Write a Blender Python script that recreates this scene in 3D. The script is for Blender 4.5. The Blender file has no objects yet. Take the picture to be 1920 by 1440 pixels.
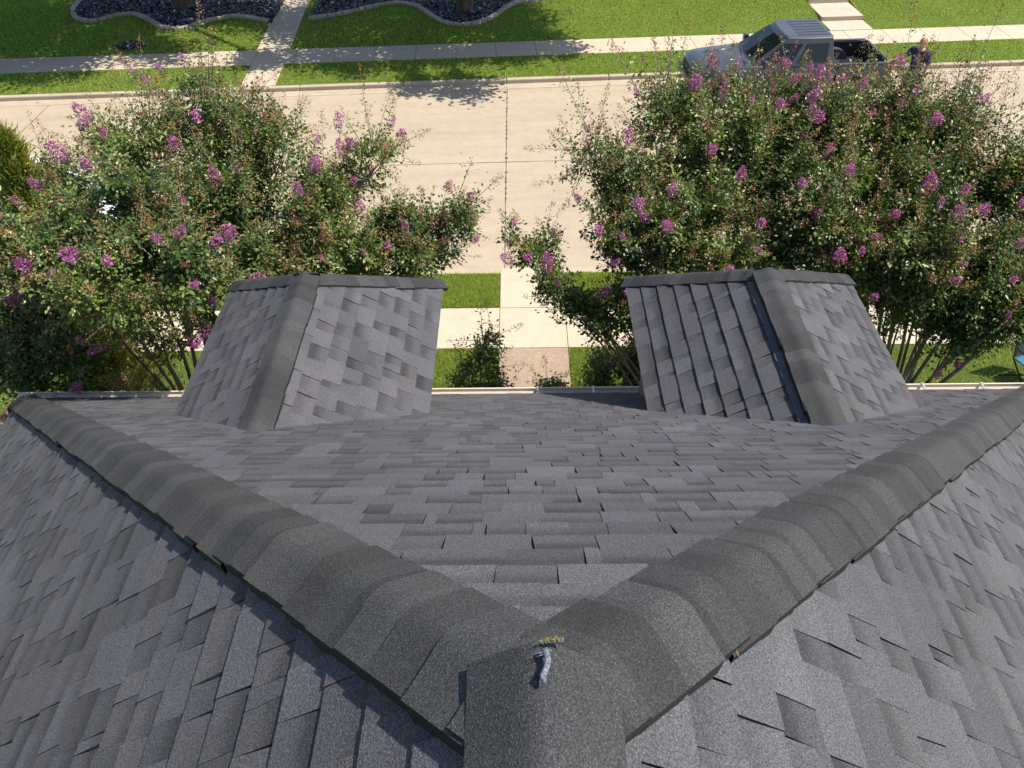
import bpy, bmesh, math, random
import numpy as np
from mathutils import Vector, Matrix
random.seed(7)
rng = np.random.default_rng(11)
scene = bpy.context.scene
COL = scene.collection

# ------------------------------------------------------------------ camera
def make_camera():
    p, r, w = math.radians(43.5), math.radians(1.1), math.radians(0.8)
    fwd = Vector((-math.sin(w)*math.cos(p), math.cos(w)*math.cos(p), -math.sin(p)))
    rt0 = Vector((math.cos(w), math.sin(w), 0)); up0 = rt0.cross(fwd)
    rt = rt0*math.cos(r) - up0*math.sin(r); up = rt0*math.sin(r) + up0*math.cos(r)
    cd = bpy.data.cameras.new('camera'); cam = bpy.data.objects.new('camera', cd)
    COL.objects.link(cam)
    m = Matrix((rt, up, -fwd)).transposed().to_4x4(); m.translation = Vector((0, 0, 8.98))
    cam.matrix_world = m
    cd.sensor_width = 36; cd.lens = 1442/1920*36; cd.clip_start = 0.05; cd.clip_end = 2000
    scene.camera = cam
make_camera()

# ------------------------------------------------------------------ sky, sun, exposure
SUN_DIR = Vector((0.575, 0.0, 1.0)).normalized()
elev = math.asin(SUN_DIR.z); azim = math.atan2(SUN_DIR.x, SUN_DIR.y)
world = bpy.data.worlds.new('World'); scene.world = world; world.use_nodes = True
nt = world.node_tree; bg = nt.nodes['Background']
sky = nt.nodes.new('ShaderNodeTexSky'); sky.sky_type = 'NISHITA'; sky.sun_disc = False
sky.sun_elevation = elev; sky.sun_rotation = azim
nt.links.new(sky.outputs[0], bg.inputs[0]); bg.inputs[1].default_value = 0.115
sd = bpy.data.lights.new('sun', 'SUN'); sd.energy = 4.9; sd.angle = math.radians(0.53); sd.color = (1.0, 0.915, 0.785)
so = bpy.data.objects.new('sun', sd); COL.objects.link(so)
so.rotation_euler = SUN_DIR.to_track_quat('Z', 'Y').to_euler(); so.location = (20, 0, 40)
scene.view_settings.view_transform = 'Standard'; scene.view_settings.look = 'None'
scene.view_settings.exposure = 0.55; scene.view_settings.gamma = 1.0
scene.render.resolution_x = 1024; scene.render.resolution_y = 768

# ------------------------------------------------------------------ object helpers
def tag(o, label=None, cat=None, group=None, kind=None):
    if label: o['label'] = label
    if cat: o['category'] = cat
    if group: o['group'] = group
    if kind: o['kind'] = kind
    return o
def empty(name, loc=(0, 0, 0), rz=0.0):
    o = bpy.data.objects.new(name, None); COL.objects.link(o)
    o.location = loc; o.rotation_euler = (0, 0, rz); o.empty_display_size = 0.3
    return o
def link(name, me, mats, parent=None):
    o = bpy.data.objects.new(name, me); COL.objects.link(o)
    for m in (mats if isinstance(mats, (list, tuple)) else [mats]): me.materials.append(m)
    if parent: o.parent = parent
    return o
def mesh_np(name, V, F, mats, parent=None, tint=None, uv=None, smooth=False, mi=None):
    """V (n,3), F (m,k) array or list of polys, tint per-vertex (n,3|4), uv per-vertex (n,2)"""
    V = np.asarray(V, dtype=np.float32)
    me = bpy.data.meshes.new(name)
    if isinstance(F, np.ndarray):
        m, k = F.shape; flat = F.ravel().astype(np.int32)
        starts = np.arange(0, m*k, k, dtype=np.int32); 
    else:
        m = len(F); lens = np.array([len(f) for f in F], dtype=np.int32)
        flat = np.fromiter((i for f in F for i in f), dtype=np.int32)
        starts = np.concatenate(([0], np.cumsum(lens)[:-1])).astype(np.int32)
    me.vertices.add(len(V)); me.vertices.foreach_set('co', V.ravel())
    me.loops.add(len(flat)); me.loops.foreach_set('vertex_index', flat)
    me.polygons.add(m); me.polygons.foreach_set('loop_start', starts)
    if mi is not None: me.polygons.foreach_set('material_index', np.asarray(mi, dtype=np.int32))
    me.update(calc_edges=True)
    if smooth: me.polygons.foreach_set('use_smooth', np.ones(m, dtype=bool))
    if tint is not None:
        T = np.ones((len(V), 4), dtype=np.float32); t = np.asarray(tint, dtype=np.float32); T[:, :t.shape[1]] = t
        a = me.attributes.new('tint', 'FLOAT_COLOR', 'POINT'); a.data.foreach_set('color', T.ravel())
    if uv is not None:
        l = me.uv_layers.new(name='uv'); l.data.foreach_set('uv', np.asarray(uv, dtype=np.float32)[flat].ravel())
    me.validate()
    return link(name, me, mats, parent)
class MB:
    """collects shapes and links them as one mesh object"""
    def __init__(s): s.v = []; s.f = []; s.mi = []; s.cur = 0
    def add(s, V, F):
        b = len(s.v); s.v += [tuple(v) for v in V]
        for f in F: s.f.append([i+b for i in f]); s.mi.append(s.cur)
        return s
    def box(s, x0, x1, y0, y1, z0, z1, M=None):
        V = [Vector((x, y, z)) for z in (z0, z1) for y in (y0, y1) for x in (x0, x1)]
        if M: V = [M @ v for v in V]
        return s.add(V, [(0, 2, 3, 1), (4, 5, 7, 6), (0, 1, 5, 4), (2, 6, 7, 3), (0, 4, 6, 2), (1, 3, 7, 5)])
    def prism(s, pts, z0, z1):
        n = len(pts)
        V = [(x, y, z0) for x, y in pts]+[(x, y, z1) for x, y in pts]
        F = [tuple(range(n))[::-1], tuple(range(n, 2*n))]+[(i, (i+1) % n, n+(i+1) % n, n+i) for i in range(n)]
        return s.add(V, F)
    def tube(s, pts, radii, sides=6, caps=True):
        pts = [Vector(p) for p in pts]; n = len(pts); b = []
        ref = None
        for i, p in enumerate(pts):
            d = (pts[min(i+1, n-1)]-pts[max(i-1, 0)])
            d = d.normalized() if d.length > 1e-9 else Vector((0, 0, 1))
            if ref is None: ref = Vector((1, 0, 0)) if abs(d.x) < .8 else Vector((0, 1, 0))
            u = (ref-d*ref.dot(d)).normalized(); v = d.cross(u); ref = u
            r = radii[i] if hasattr(radii, '__len__') else radii
            for k in range(sides):
                a = 2*math.pi*k/sides; b.append(p+u*math.cos(a)*r+v*math.sin(a)*r)
        F = []
        for i in range(n-1):
            for k in range(sides):
                F.append((i*sides+k, i*sides+(k+1) % sides, (i+1)*sides+(k+1) % sides, (i+1)*sides+k))
        if caps: F += [tuple(range(sides))[::-1], tuple(range((n-1)*sides, n*sides))]
        return s.add(b, F)
    def lathe(s, prof, M, seg=24):
        """prof: (r, h) pairs, axis local z, placed by matrix M"""
        V = []; n = len(prof)
        for r, h in prof:
            for k in range(seg):
                a = 2*math.pi*k/seg; V.append(M @ Vector((r*math.cos(a), r*math.sin(a), h)))
        F = [(i*seg+k, i*seg+(k+1) % seg, (i+1)*seg+(k+1) % seg, (i+1)*seg+k) for i in range(n-1) for k in range(seg)]
        F += [tuple(range(seg))[::-1], tuple(range((n-1)*seg, n*seg))]
        return s.add(V, F)
    def build(s, name, mats, parent=None, smooth=False, bevel=0, autosmooth=None):
        me = bpy.data.meshes.new(name); me.from_pydata(s.v, [], s.f); me.update()
        for p, i in zip(me.polygons, s.mi): p.material_index = i; p.use_smooth = smooth
        o = link(name, me, mats, parent)
        if bevel:
            b = o.modifiers.new('bevel', 'BEVEL'); b.width = bevel; b.segments = 2; b.limit_method = 'ANGLE'
        return o

# ------------------------------------------------------------------ material helpers
class NT:
    def __init__(s, name):
        s.m = bpy.data.materials.new(name); s.m.use_nodes = True; s.t = s.m.node_tree
        s.b = s.t.nodes['Principled BSDF']; s.out = s.t.nodes['Material Output']
    def n(s, typ, **kw):
        nd = s.t.nodes.new(typ)
        for k, v in kw.items():
            if k.startswith('i_'):
                key = k[2:]; nd.inputs[int(key) if key.isdigit() else key.replace('_', ' ')].default_value = v
            else: setattr(nd, k, v)
        return nd
    def l(s, a, b): s.t.links.new(a, b)
    def coord(s, kind='Object', scale=None):
        tc = s.n('ShaderNodeTexCoord'); o = tc.outputs[kind]
        if scale is not None:
            mp = s.n('ShaderNodeMapping'); mp.inputs['Scale'].default_value = scale; s.l(o, mp.inputs[0]); o = mp.outputs[0]
        return o
    def noise(s, vec, scale, detail=3, rough=.6):
        nd = s.n('ShaderNodeTexNoise'); nd.inputs['Scale'].default_value = scale; nd.inputs['Detail'].default_value = detail
        nd.inputs['Roughness'].default_value = rough; s.l(vec, nd.inputs['Vector']); return nd
    def ramp(s, fac, stops):
        r = s.n('ShaderNodeValToRGB'); e = r.color_ramp.elements
        while len(e) < len(stops): e.new(.5)
        for el, (p, c) in zip(e, stops): el.position = p; el.color = (*c, 1) if len(c) == 3 else c
        s.l(fac, r.inputs[0]); return r.outputs[0]
    def mix(s, fac, a, b, mode='MIX'):
        nd = s.n('ShaderNodeMix', data_type='RGBA', blend_type=mode)
        for sock, val in ((nd.inputs[0], fac), (nd.inputs[6], a), (nd.inputs[7], b)):
            if isinstance(val, (int, float)): sock.default_value = val
            elif isinstance(val, tuple): sock.default_value = (*val, 1) if len(val) == 3 else val
            else: s.l(val, sock)
        return nd.outputs[2]
    def math(s, op, a, b=0.0):
        nd = s.n('ShaderNodeMath', operation=op)
        for sock, val in zip(nd.inputs, (a, b)):
            if isinstance(val, (int, float)): sock.default_value = val
            else: s.l(val, sock)
        return nd.outputs[0]
    def bump(s, h, strength=.3, dist=.01):
        b = s.n('ShaderNodeBump'); b.inputs['Strength'].default_value = strength; b.inputs['Distance'].default_value = dist
        s.l(h, b.inputs['Height']); s.l(b.outputs[0], s.b.inputs['Normal'])
    def base(s, c):
        if isinstance(c, tuple): s.b.inputs['Base Color'].default_value = (*c, 1)
        else: s.l(c, s.b.inputs['Base Color'])
    def set(s, rough=.6, metal=0, spec=.5, coat=0, trans=None):
        s.b.inputs['Roughness'].default_value = rough; s.b.inputs['Metallic'].default_value = metal
        s.b.inputs['Specular IOR Level'].default_value = spec; s.b.inputs['Coat Weight'].default_value = coat
        return s

def plain(name, col, rough=.5, metal=0, spec=.5, coat=0, vary=.12, scale=8):
    t = NT(name); v = t.coord(); n = t.noise(v, scale, 4)
    c0 = tuple(max(0, c*(1-vary)) for c in col); c1 = tuple(min(1, c*(1+vary)) for c in col)
    t.base(t.ramp(n.outputs[0], [(.3, c0), (.7, c1)])); t.set(rough, metal, spec, coat); return t.m

def mat_shingle(name, base, speck=.5):
    t = NT(name); v = t.coord('Object')
    at = t.n('ShaderNodeAttribute', attribute_name='tint')
    g1 = t.noise(v, 210, 2, .7); g2 = t.noise(v, 420, 1, .5); w = t.noise(v, 1.3, 3); wm = t.noise(v, 9, 3)
    uv = t.n('ShaderNodeUVMap', uv_map='uv'); sep = t.n('ShaderNodeSeparateXYZ'); t.l(uv.outputs[0], sep.inputs[0])
    # granule blend
    c = t.ramp(g1.outputs[0], [(.30, tuple(b*.42 for b in base)), (.52, base), (.70, tuple(b*1.75 for b in base))])
    c = t.mix(t.math('MULTIPLY', t.ramp(g2.outputs[0], [(.62, (0, 0, 0)), (.74, (1, 1, 1))]), speck), c, tuple(min(1, b*3.6) for b in base))
    c = t.mix(1.0, c, at.outputs['Color'], 'MULTIPLY')
    # dark granule band printed across the head of the shingle's exposed part
    wob = t.math('ADD', sep.outputs[1], t.math('MULTIPLY', t.math('SUBTRACT', wm.outputs[0], .5), .5))
    mr = t.n('ShaderNodeMapRange', interpolation_type='SMOOTHSTEP'); t.l(wob, mr.inputs[0]); mr.inputs[1].default_value = .25; mr.inputs[2].default_value = .8
    band = t.math('MULTIPLY', mr.outputs[0], at.outputs['Alpha'])
    c = t.mix(band, c, t.mix(1.0, c, (.44, .44, .46), 'MULTIPLY'))
    c = t.mix(.5, c, t.mix(1.0, c, t.ramp(w.outputs[0], [(.35, (.80, .79, .80)), (.65, (1.2, 1.2, 1.22))]), 'MULTIPLY'))
    t.base(c); t.set(.82, 0, .35)
    t.bump(t.math('ADD', g1.outputs[0], t.math('MULTIPLY', g2.outputs[0], .6)), .55, .004)
    return t.m

def mat_concrete(name, c0, c1, streak=(1, 1, 1), bump=.12, speck=0, fine=.4, wear=0):
    t = NT(name); v = t.coord('Object'); vs = t.coord('Object', streak)
    a = t.noise(vs, .9, 5, .65); b = t.noise(v, 60, 3, .7); d = t.noise(v, 5, 4, .6)
    c = t.ramp(a.outputs[0], [(.32, c0), (.68, c1)])
    c = t.mix(fine, c, t.mix(1.0, c, t.ramp(b.outputs[0], [(.3, (.82, .82, .82)), (.7, (1.14, 1.14, 1.14))]), 'MULTIPLY'))
    c = t.mix(.6, c, t.mix(1.0, c, t.ramp(d.outputs[0], [(.3, (.90, .89, .87)), (.6, (1.05, 1.05, 1.05))]), 'MULTIPLY'))
    if speck:
        vo = t.n('ShaderNodeTexVoronoi'); vo.inputs['Scale'].default_value = 85; t.l(v, vo.inputs['Vector'])
        c = t.mix(speck, c, t.mix(1.0, c, t.ramp(vo.outputs['Color'], [(0, (.45, .40, .36)), (1, (1.35, 1.25, 1.15))]), 'MULTIPLY'))
    if wear:
        dr = t.noise(v, 1.7, 2, .5); fine_ = t.noise(v, 22, 2, .5)
        sp = t.math('MULTIPLY', t.ramp(fine_.outputs[0], [(.70, (0, 0, 0)), (.76, (1, 1, 1))]), t.ramp(dr.outputs[0], [(.52, (0, 0, 0)), (.7, (1, 1, 1))]))
        c = t.mix(t.math('MULTIPLY', sp, wear), c, (.16, .13, .10))
        la = t.noise(t.coord('Object', (.12, 1.1, 1)), 1.0, 2, .5)
        c = t.mix(t.math('MULTIPLY', t.ramp(la.outputs[0], [(.48, (0, 0, 0)), (.68, (1, 1, 1))]), .35), c, t.mix(1.0, c, (.80, .79, .78), 'MULTIPLY'))
    t.base(c); t.set(.85, 0, .3); t.bump(b.outputs[0], bump, .004); return t.m

def mat_lawn(name, a, b):
    t = NT(name); v = t.coord('Object'); n1 = t.noise(v, .7, 4, .6); n2 = t.noise(v, 45, 3, .75)
    c = t.ramp(n1.outputs[0], [(.3, a), (.7, b)])
    c = t.mix(.8, c, t.mix(1.0, c, t.ramp(n2.outputs[0], [(.3, (.45, .5, .35)), (.68, (1.4, 1.35, 1.2))]), 'MULTIPLY'))
    t.base(c); t.set(.8, 0, .2); t.bump(n2.outputs[0], .9, .05); return t.m

def mat_leaf(name, rough=.4, trans=.22, spec=.5):
    t = NT(name); at = t.n('ShaderNodeAttribute', attribute_name='tint')
    t.base(at.outputs['Color']); t.set(rough, 0, spec)
    tr = t.n('ShaderNodeBsdfTranslucent'); br = t.mix(1.0, at.outputs['Color'], (1.5, 1.6, .8), 'MULTIPLY'); t.l(br, tr.inputs[0])
    ms = t.n('ShaderNodeMixShader'); ms.inputs[0].default_value = trans
    t.l(t.b.outputs[0], ms.inputs[1]); t.l(tr.outputs[0], ms.inputs[2]); t.l(ms.outputs[0], t.out.inputs[0]); return t.m

def mat_bark(name, a, b):
    t = NT(name); v = t.coord('Object', (1, 1, .25)); n = t.noise(v, 14, 5, .65); n2 = t.noise(t.coord(), 3, 3)
    c = t.ramp(n.outputs[0], [(.3, a), (.7, b)]); t.base(c); t.set(.85, 0, .2); t.bump(n.outputs[0], .6, .02); return t.m

def mat_brick(name):
    t = NT(name); v = t.coord('Object'); mp = t.n('ShaderNodeMapping'); mp.inputs['Rotation'].default_value = (math.radians(90), 0, 0); t.l(v, mp.inputs[0])
    br = t.n('ShaderNodeTexBrick'); br.inputs['Scale'].default_value = 4.6; br.inputs['Color1'].default_value = (.30, .14, .09, 1)
    br.inputs['Color2'].default_value = (.22, .10, .07, 1); br.inputs['Mortar'].default_value = (.42, .38, .33, 1); br.inputs['Mortar Size'].default_value = .015
    t.l(mp.outputs[0], br.inputs[0]); t.base(br.outputs[0]); t.set(.85, 0, .3); t.bump(br.outputs['Fac'], -.4, .01); return t.m

def mat_paint(name, col, rough=.32, metal=.55, coat=.4):
    t = NT(name); v = t.coord(); n = t.noise(v, 900, 1); d = t.noise(v, 2.2, 4)
    c = t.ramp(n.outputs[0], [(.3, tuple(x*.8 for x in col)), (.7, tuple(min(1, x*1.25) for x in col))])
    c = t.mix(t.math('MULTIPLY', d.outputs[0], .18), c, (.30, .27, .23)); t.base(c); t.set(rough, metal, .5, coat)
    t.b.inputs['Coat Roughness'].default_value = .12; return t.m

M = {}
M['shingle'] = mat_shingle('architectural_shingle', (.0775, .0785, .0885))
M['cap'] = mat_shingle('hip_cap_shingle', (.039, .040, .0425), .9)
M['deck'] = plain('roof_deck', (.03, .03, .033), .9)
M['gutter'] = plain('cream_gutter_metal', (.62, .57, .49), .45, 0, .5, 0, .08, 5)
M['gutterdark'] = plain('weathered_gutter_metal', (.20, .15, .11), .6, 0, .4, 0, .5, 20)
M['hanger'] = plain('gutter_hanger_metal', (.55, .55, .54), .35, .6)
M['brick'] = mat_brick('red_brick')
M['siding'] = plain('grey_dormer_siding', (.16, .16, .165), .7)
M['trim'] = plain('cream_trim_paint', (.60, .56, .48), .5)
def glassmat(name, col, rough=.04):
    t = NT(name); n = t.noise(t.coord(), 1.5, 2); t.base(t.ramp(n.outputs[0], [(.3, tuple(c*.7 for c in col)), (.7, col)])); t.set(rough, 0, .45, 0); return t.m
M['glass'] = glassmat('window_glass', (.03, .04, .045))
M['road'] = mat_concrete('street_concrete', (.36, .30, .225), (.41, .345, .262), (.35, 2.2, 1), fine=.22, wear=.5)
M['walk'] = mat_concrete('sidewalk_concrete', (.45, .38, .292), (.51, .435, .34))
M['aggregate'] = mat_concrete('exposed_aggregate', (.32, .255, .195), (.38, .31, .24), speck=.75, bump=.5)
M['curb'] = mat_concrete('curb_concrete', (.37, .31, .235), (.43, .37, .285))
M['joint'] = plain('joint_sealant', (.05, .04, .035), .8, vary=.5, scale=30)
M['lawn'] = mat_lawn('turf_soil', (.075, .11, .025), (.11, .15, .035))
M['lawnfar'] = mat_lawn('far_turf', (.12, .165, .034), (.165, .215, .048))
M['blade'] = mat_leaf('grass_blade', .5, .38, .3)
M['leaf'] = mat_leaf('myrtle_leaf', .36, .24, .5)
M['petal'] = mat_leaf('crinkled_petal', .6, .3, .2)
M['seed'] = mat_leaf('seed_capsule', .7, .05, .2)
M['bark'] = mat_bark('myrtle_bark', (.14, .105, .078), (.33, .26, .20))
M['oakbark'] = mat_bark('oak_bark', (.06, .045, .035), (.15, .115, .085))
M['slate'] = mat_leaf('slate_chip', .55, 0.0, .4)
M['slatebed'] = plain('slate_bed_soil', (.035, .037, .045), .8, vary=.5, scale=30)
M['stone'] = mat_concrete('edging_stone', (.34, .29, .23), (.46, .40, .33))
# ------------------------------------------------------------------ SETTING: ground, street, walks
A_FAR = math.radians(3.05)
def F(u, w, z=0.0):
    """far-side frame: u along the far kerb, w away from the street"""
    return (-.3+u*math.cos(A_FAR)-w*math.sin(A_FAR), 22.33+u*math.sin(A_FAR)+w*math.cos(A_FAR), z)
def struct(name, mb, mat, **k): return tag(mb.build(name, mat, **k), kind='structure')
def sheet(name, pts, mat, nx=1):
    me = bpy.data.meshes.new(name); me.from_pydata([tuple(p) for p in pts], [], [tuple(range(len(pts)))]); me.update()
    return tag(link(name, me, mat), kind='structure')

g = MB(); g.add([(-400, -400, -.30), (400, -400, -.30), (400, 400, -.30), (-400, 400, -.30)], [(0, 1, 2, 3)]); struct('ground', g, M['lawnfar'])
# street slab follows the slightly turned far kerb
fl, fr = F(-60, 0), F(60, 0)
g = MB(); g.prism([(-60, 12.86), (60, 12.86), (fr[0], fr[1]), (fl[0], fl[1])], -.28, -.13); struct('street', g, M['road'])
g = MB()
# control joints sawn in the street
def strip(mb, p, q, w, z, jitter=0, n=1):
    p = Vector((*p, 0)); q = Vector((*q, 0)); d = (q-p).normalized(); s = Vector((-d.y, d.x, 0)); pts = []
    L = []; R = []
    for i in range(n+1):
        c = p.lerp(q, i/n)+s*random.uniform(-jitter, jitter); ww = w*random.uniform(.6, 1.4)/2 if n > 1 else w/2
        L.append(c+s*ww); R.append(c-s*ww)
    for i in range(n):
        mb.add([(R[i].x, R[i].y, z), (R[i+1].x, R[i+1].y, z), (L[i+1].x, L[i+1].y, z), (L[i].x, L[i].y, z)], [(0, 1, 2, 3)])
for x in (-13.3, -.29, 12.73, 25.7): strip(g, (x, 12.87), (x+.01, 22.2+.053*x), .016, -.126, .004, 60)
strip(g, (-60, 17.55-.028*60), (60, 17.6+.028*60), .016, -.126, .004, 160)
for i in range(26):   # lumps of crack sealant along the centre joint
    y = 15.2+i*.26+random.uniform(-.08, .08)
    if y > 22.1: break
    if random.random() < .8: g.box(-.29-random.uniform(.008, .02), -.28+random.uniform(.008, .035), y, y+random.uniform(.02, .07), -.128, -.120)
for i in range(7):
    x = -.24+i*.085; g.box(x, x+random.uniform(.02, .05), 13.20+random.uniform(-.015, .015), 13.22+random.uniform(0, .02), -.128, -.12)
struct('street_joints', g, M['joint'])
# near kerb, parkway turf, sidewalk, front walk, lawn
def slabs(name, rects, mat, z0=-.28, z1=0., bevel=.008):
    mb = MB()
    for x0, x1, y0, y1 in rects: mb.box(x0, x1, y0, y1, z0, z1)
    return struct(name, mb, mat, bevel=bevel)
slabs('near_kerb', [(-60, -.36, 12.68, 12.855), (.87, 60, 12.68, 12.855)], M['curb'])
slabs('near_parkway_lawn', [(-60, -.365, 11.575, 12.675), (.875, 60, 11.575, 12.675)], M['lawn'], z1=-.015, bevel=0)
W0, W1 = -.36, .865
slabs('front_walk', [(W0, W1, 11.57, 12.855), (W0, W1, 10.405, 11.558)], M['walk'])
slabs('sidewalk', [(x, x+1.49, 10.405, 11.565) for x in [W0-.008-1.5*k-1.49 for k in range(30)]]+[(x, x+1.49, 10.405, 11.565) for x in [W1+.008+1.5*k for k in range(30)]], M['walk'])
slabs('house_walk', [(W0, W1, 8.9, 10.393), (W0, W1, 7.4, 8.89)], M['aggregate'])
slabs('near_lawn', [(-60, W0-.005, -40, 10.398), (W1+.005, 60, -40, 10.398), (W0-.004, W1+.004, -40, 7.395)], M['lawn'], z1=-.015, bevel=0)
# far side
def frect(mb, u0, u1, w0, w1, z0, z1):
    P = [F(u0, w0), F(u1, w0), F(u1, w1), F(u0, w1)]
    mb.prism([(p[0], p[1]) for p in P], z0, z1)
LW = (-7.72, -6.72)      # far left walk (u range)
RW = (10.62, 12.02)      # far right walk
mb = MB()
x = -60.
while x < 60: frect(mb, x, x+2.99, .004, .17, -.28, 0.0); x += 3.0
struct('far_kerb', mb, M['curb'], bevel=.03)
mb = MB(); frect(mb, -60, 60, -.36, 0.0, -.2, -.122); struct('kerb_pan', mb, M['curb'])
mb = MB(); frect(mb, -60, LW[0]-.005, .174, 1.80, -.28, -.01); frect(mb, LW[1]+.005, 60, .174, 1.80, -.28, -.01); struct('far_parkway_lawn', mb, M['lawnfar'])
mb = MB(); frect(mb, LW[0], LW[1], .174, 1.80, -.28, 0.0)
frect(mb, LW[0]-.06, LW[1]-.02, 3.02, 5.2, -.28, .003)
frect(mb, LW[0]-.12, LW[1]-.04, 5.21, 9, -.28, .004); frect(mb, LW[0]-.2, LW[1]-.1, 9.01, 16, -.28, .004); struct('far_left_walk', mb, M['walk'], bevel=.008)
mb = MB(); x = LW[0]
for k in range(-35, 36): frect(mb, LW[0]+k*1.25, LW[0]+k*1.25+1.24, 1.804, 3.012, -.28, 0.0)
struct('far_sidewalk', mb, M['walk'], bevel=.008)
mb = MB(); frect(mb, RW[0], RW[1], 3.016, 3.86, -.28, .02); frect(mb, RW[0]-.02, RW[1]-.02, 3.865, 5.2, -.28, .155); frect(mb, RW[0]-.03, RW[1]-.03, 5.205, 9, -.28, .30)
struct('entry_steps', mb, M['walk'], bevel=.012)
def far_z(u, w):
    t = min(1, max(0, (w-3.1)/3.2)); s = min(1, max(0, (u-2)/6.)); return -.01+.30*t*t*(3-2*t)*s
def lawn_grid(name, u0, u1, w0, w1, nu, nw):
    V = [F(u0+(u1-u0)*i/nu, w0+(w1-w0)*j/nw, far_z(u0+(u1-u0)*i/nu, w0+(w1-w0)*j/nw)) for j in range(nw+1) for i in range(nu+1)]
    Fc = np.array([(j*(nu+1)+i, j*(nu+1)+i+1, (j+1)*(nu+1)+i+1, (j+1)*(nu+1)+i) for j in range(nw) for i in range(nu)])
    o = mesh_np(name, V, Fc, M['lawnfar'], smooth=True); return tag(o, kind='structure')
lawn_grid('far_lawn', -60, LW[0]-.07, 3.016, 40, 20, 12)
lawn_grid('far_middle_lawn', LW[1]+.005, RW[0]-.02, 3.016, 40, 36, 40)
lawn_grid('far_right_lawn', RW[1]+.005, 60, 3.016, 40, 30, 40)

# planting beds with slate chips and stone edging across the street
EDGE_L = [(-15.94, 30.77), (-15.84, 29.56), (-15.7, 28.87), (-15.2, 28.02), (-14.53, 27.73), (-13.99, 28.24), (-13.4, 28.44), (-12.6, 27.75), (-12.02, 27.1), (-11.5, 26.88), (-10.94, 27.11), (-10.4, 27.77), (-9.73, 28.01), (-8.93, 27.76), (-8.33, 27.42)]
EDGE_R = [(-7.08, 27.63), (-6.74, 27.83), (-6.31, 27.97), (-5.72, 28.38), (-5.21, 28.69), (-4.6, 29.12), (-4.1, 29.21), (-3.53, 28.85), (-3.1, 28.16), (-2.64, 27.39), (-2.11, 26.9), (-1.66, 26.89), (-1.22, 27.12), (-.78, 27.63), (-.33, 28.59), (.04, 29.03), (.8, 29.23), (1.77, 29.59), (2.92, 29.66), (4.2, 30.6)]
def catmull(pts, n=6):
    P = [Vector((*p, 0)) for p in pts]; out = []
    for i in range(len(P)-1):
        a = P[max(i-1, 0)]; b = P[i]; c = P[i+1]; d = P[min(i+2, len(P)-1)]
        for k in range(n):
            t = k/n; out.append(.5*((2*b)+(c-a)*t+(2*a-5*b+4*c-d)*t*t+(3*b-a-3*c+d)*t**3))
    out.append(P[-1]); return out
BEDS = []
def bed(edge, label_bed, label_edge, endx):
    C = catmull(edge)
    poly = [(p.x, p.y) for p in C]+[(endx[1], 36.), (endx[0], 36.)]
    BEDS.append(poly)
    mbed = MB(); mbed.prism(poly, -.2, .012); struct('slate_bed', mbed, M['slatebed'])
    # stones laid end to end along the curve
    mb = MB(); acc = 0; L = .30; i = 0
    dist = [0]
    for a, b in zip(C, C[1:]): dist.append(dist[-1]+(b-a).length)
    def at(s):
        j = max(k for k in range(len(dist)) if dist[k] <= s); j = min(j, len(C)-2)
        t = (s-dist[j])/max(1e-6, dist[j+1]-dist[j]); return C[j].lerp(C[j+1], min(t, 1))
    s = 0
    while s < dist[-1]-.3:
        l = random.uniform(.24, .36); a = at(s); b = at(min(s+l-.012, dist[-1])); d = (b-a).normalized(); n = Vector((-d.y, d.x, 0))
        w = random.uniform(.075, .10); z = random.uniform(.08, .11)
        pts = [(a-n*w), (b-n*w), (b+n*w), (a+n*w)]
        mb.prism([(p.x, p.y) for p in pts], -.1, z); s += l
    tag(mb.build('stone_border', M['stone'], bevel=.015), label_edge, 'garden border')
bed(EDGE_L, '', 'curved pale stone border around the dark slate bed left of the far walk', (-16.5, -8.45))
bed(EDGE_R, '', 'curved pale stone border around the dark slate bed right of the far walk', (-7.2, 5.5))
def in_poly(x, y, poly):
    x = np.asarray(x); y = np.asarray(y); r = np.zeros(x.shape, bool); n = len(poly); j = n-1
    for i in range(n):
        xi, yi = poly[i]; xj, yj = poly[j]
        c = ((yi > y) != (yj > y)) & (x < (xj-xi)*(y-yi)/((yj-yi) if yj != yi else 1e-9)+xi); r ^= c; j = i
    return r
def chips(name, X, Y, z, size):
    n = len(X); c = np.stack([X, Y, np.full(n, z)+rng.uniform(0, .03, n)], 1)
    a = rng.uniform(0, 6.28, n); u = np.stack([np.cos(a), np.sin(a), rng.normal(0, .35, n)], 1); v = np.stack([-np.sin(a), np.cos(a), rng.normal(0, .35, n)], 1)
    s = size*rng.uniform(.5, 1.4, (n, 1)); q = rng.uniform(.4, .9, (n, 1))
    V = np.stack([c-u*s-v*s*q, c+u*s-v*s*q*.7, c+u*s*.8+v*s*q, c-u*s*.9+v*s*q*.8], 1).reshape(-1, 3)
    col = np.array([.045, .05, .066])*rng.lognormal(0, .55, (n, 1)); pale = rng.random(n) < .10; col[pale] = np.array([.42, .43, .45])*rng.uniform(.5, 1, (pale.sum(), 1))
    Fc = np.arange(n*4).reshape(n, 4)
    return tag(mesh_np(name, V, Fc, M['slate'], tint=np.repeat(col, 4, 0)), kind='stuff')
X = rng.uniform(-16, 5.4, 60000); Y = rng.uniform(26.8, 33, 60000)
keep = in_poly(X, Y, BEDS[0]) | in_poly(X, Y, BEDS[1]); chips('slate_chips', X[keep], Y[keep], .03, .055)
r_ = np.sqrt(rng.random(420))*.42; a_ = rng.uniform(0, 6.28, 420)
o = chips('slate_patch', -12.41+r_*np.cos(a_)*1.05, 25.42+r_*np.sin(a_)*.8, .02, .04); tag(o, kind='stuff')

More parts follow.
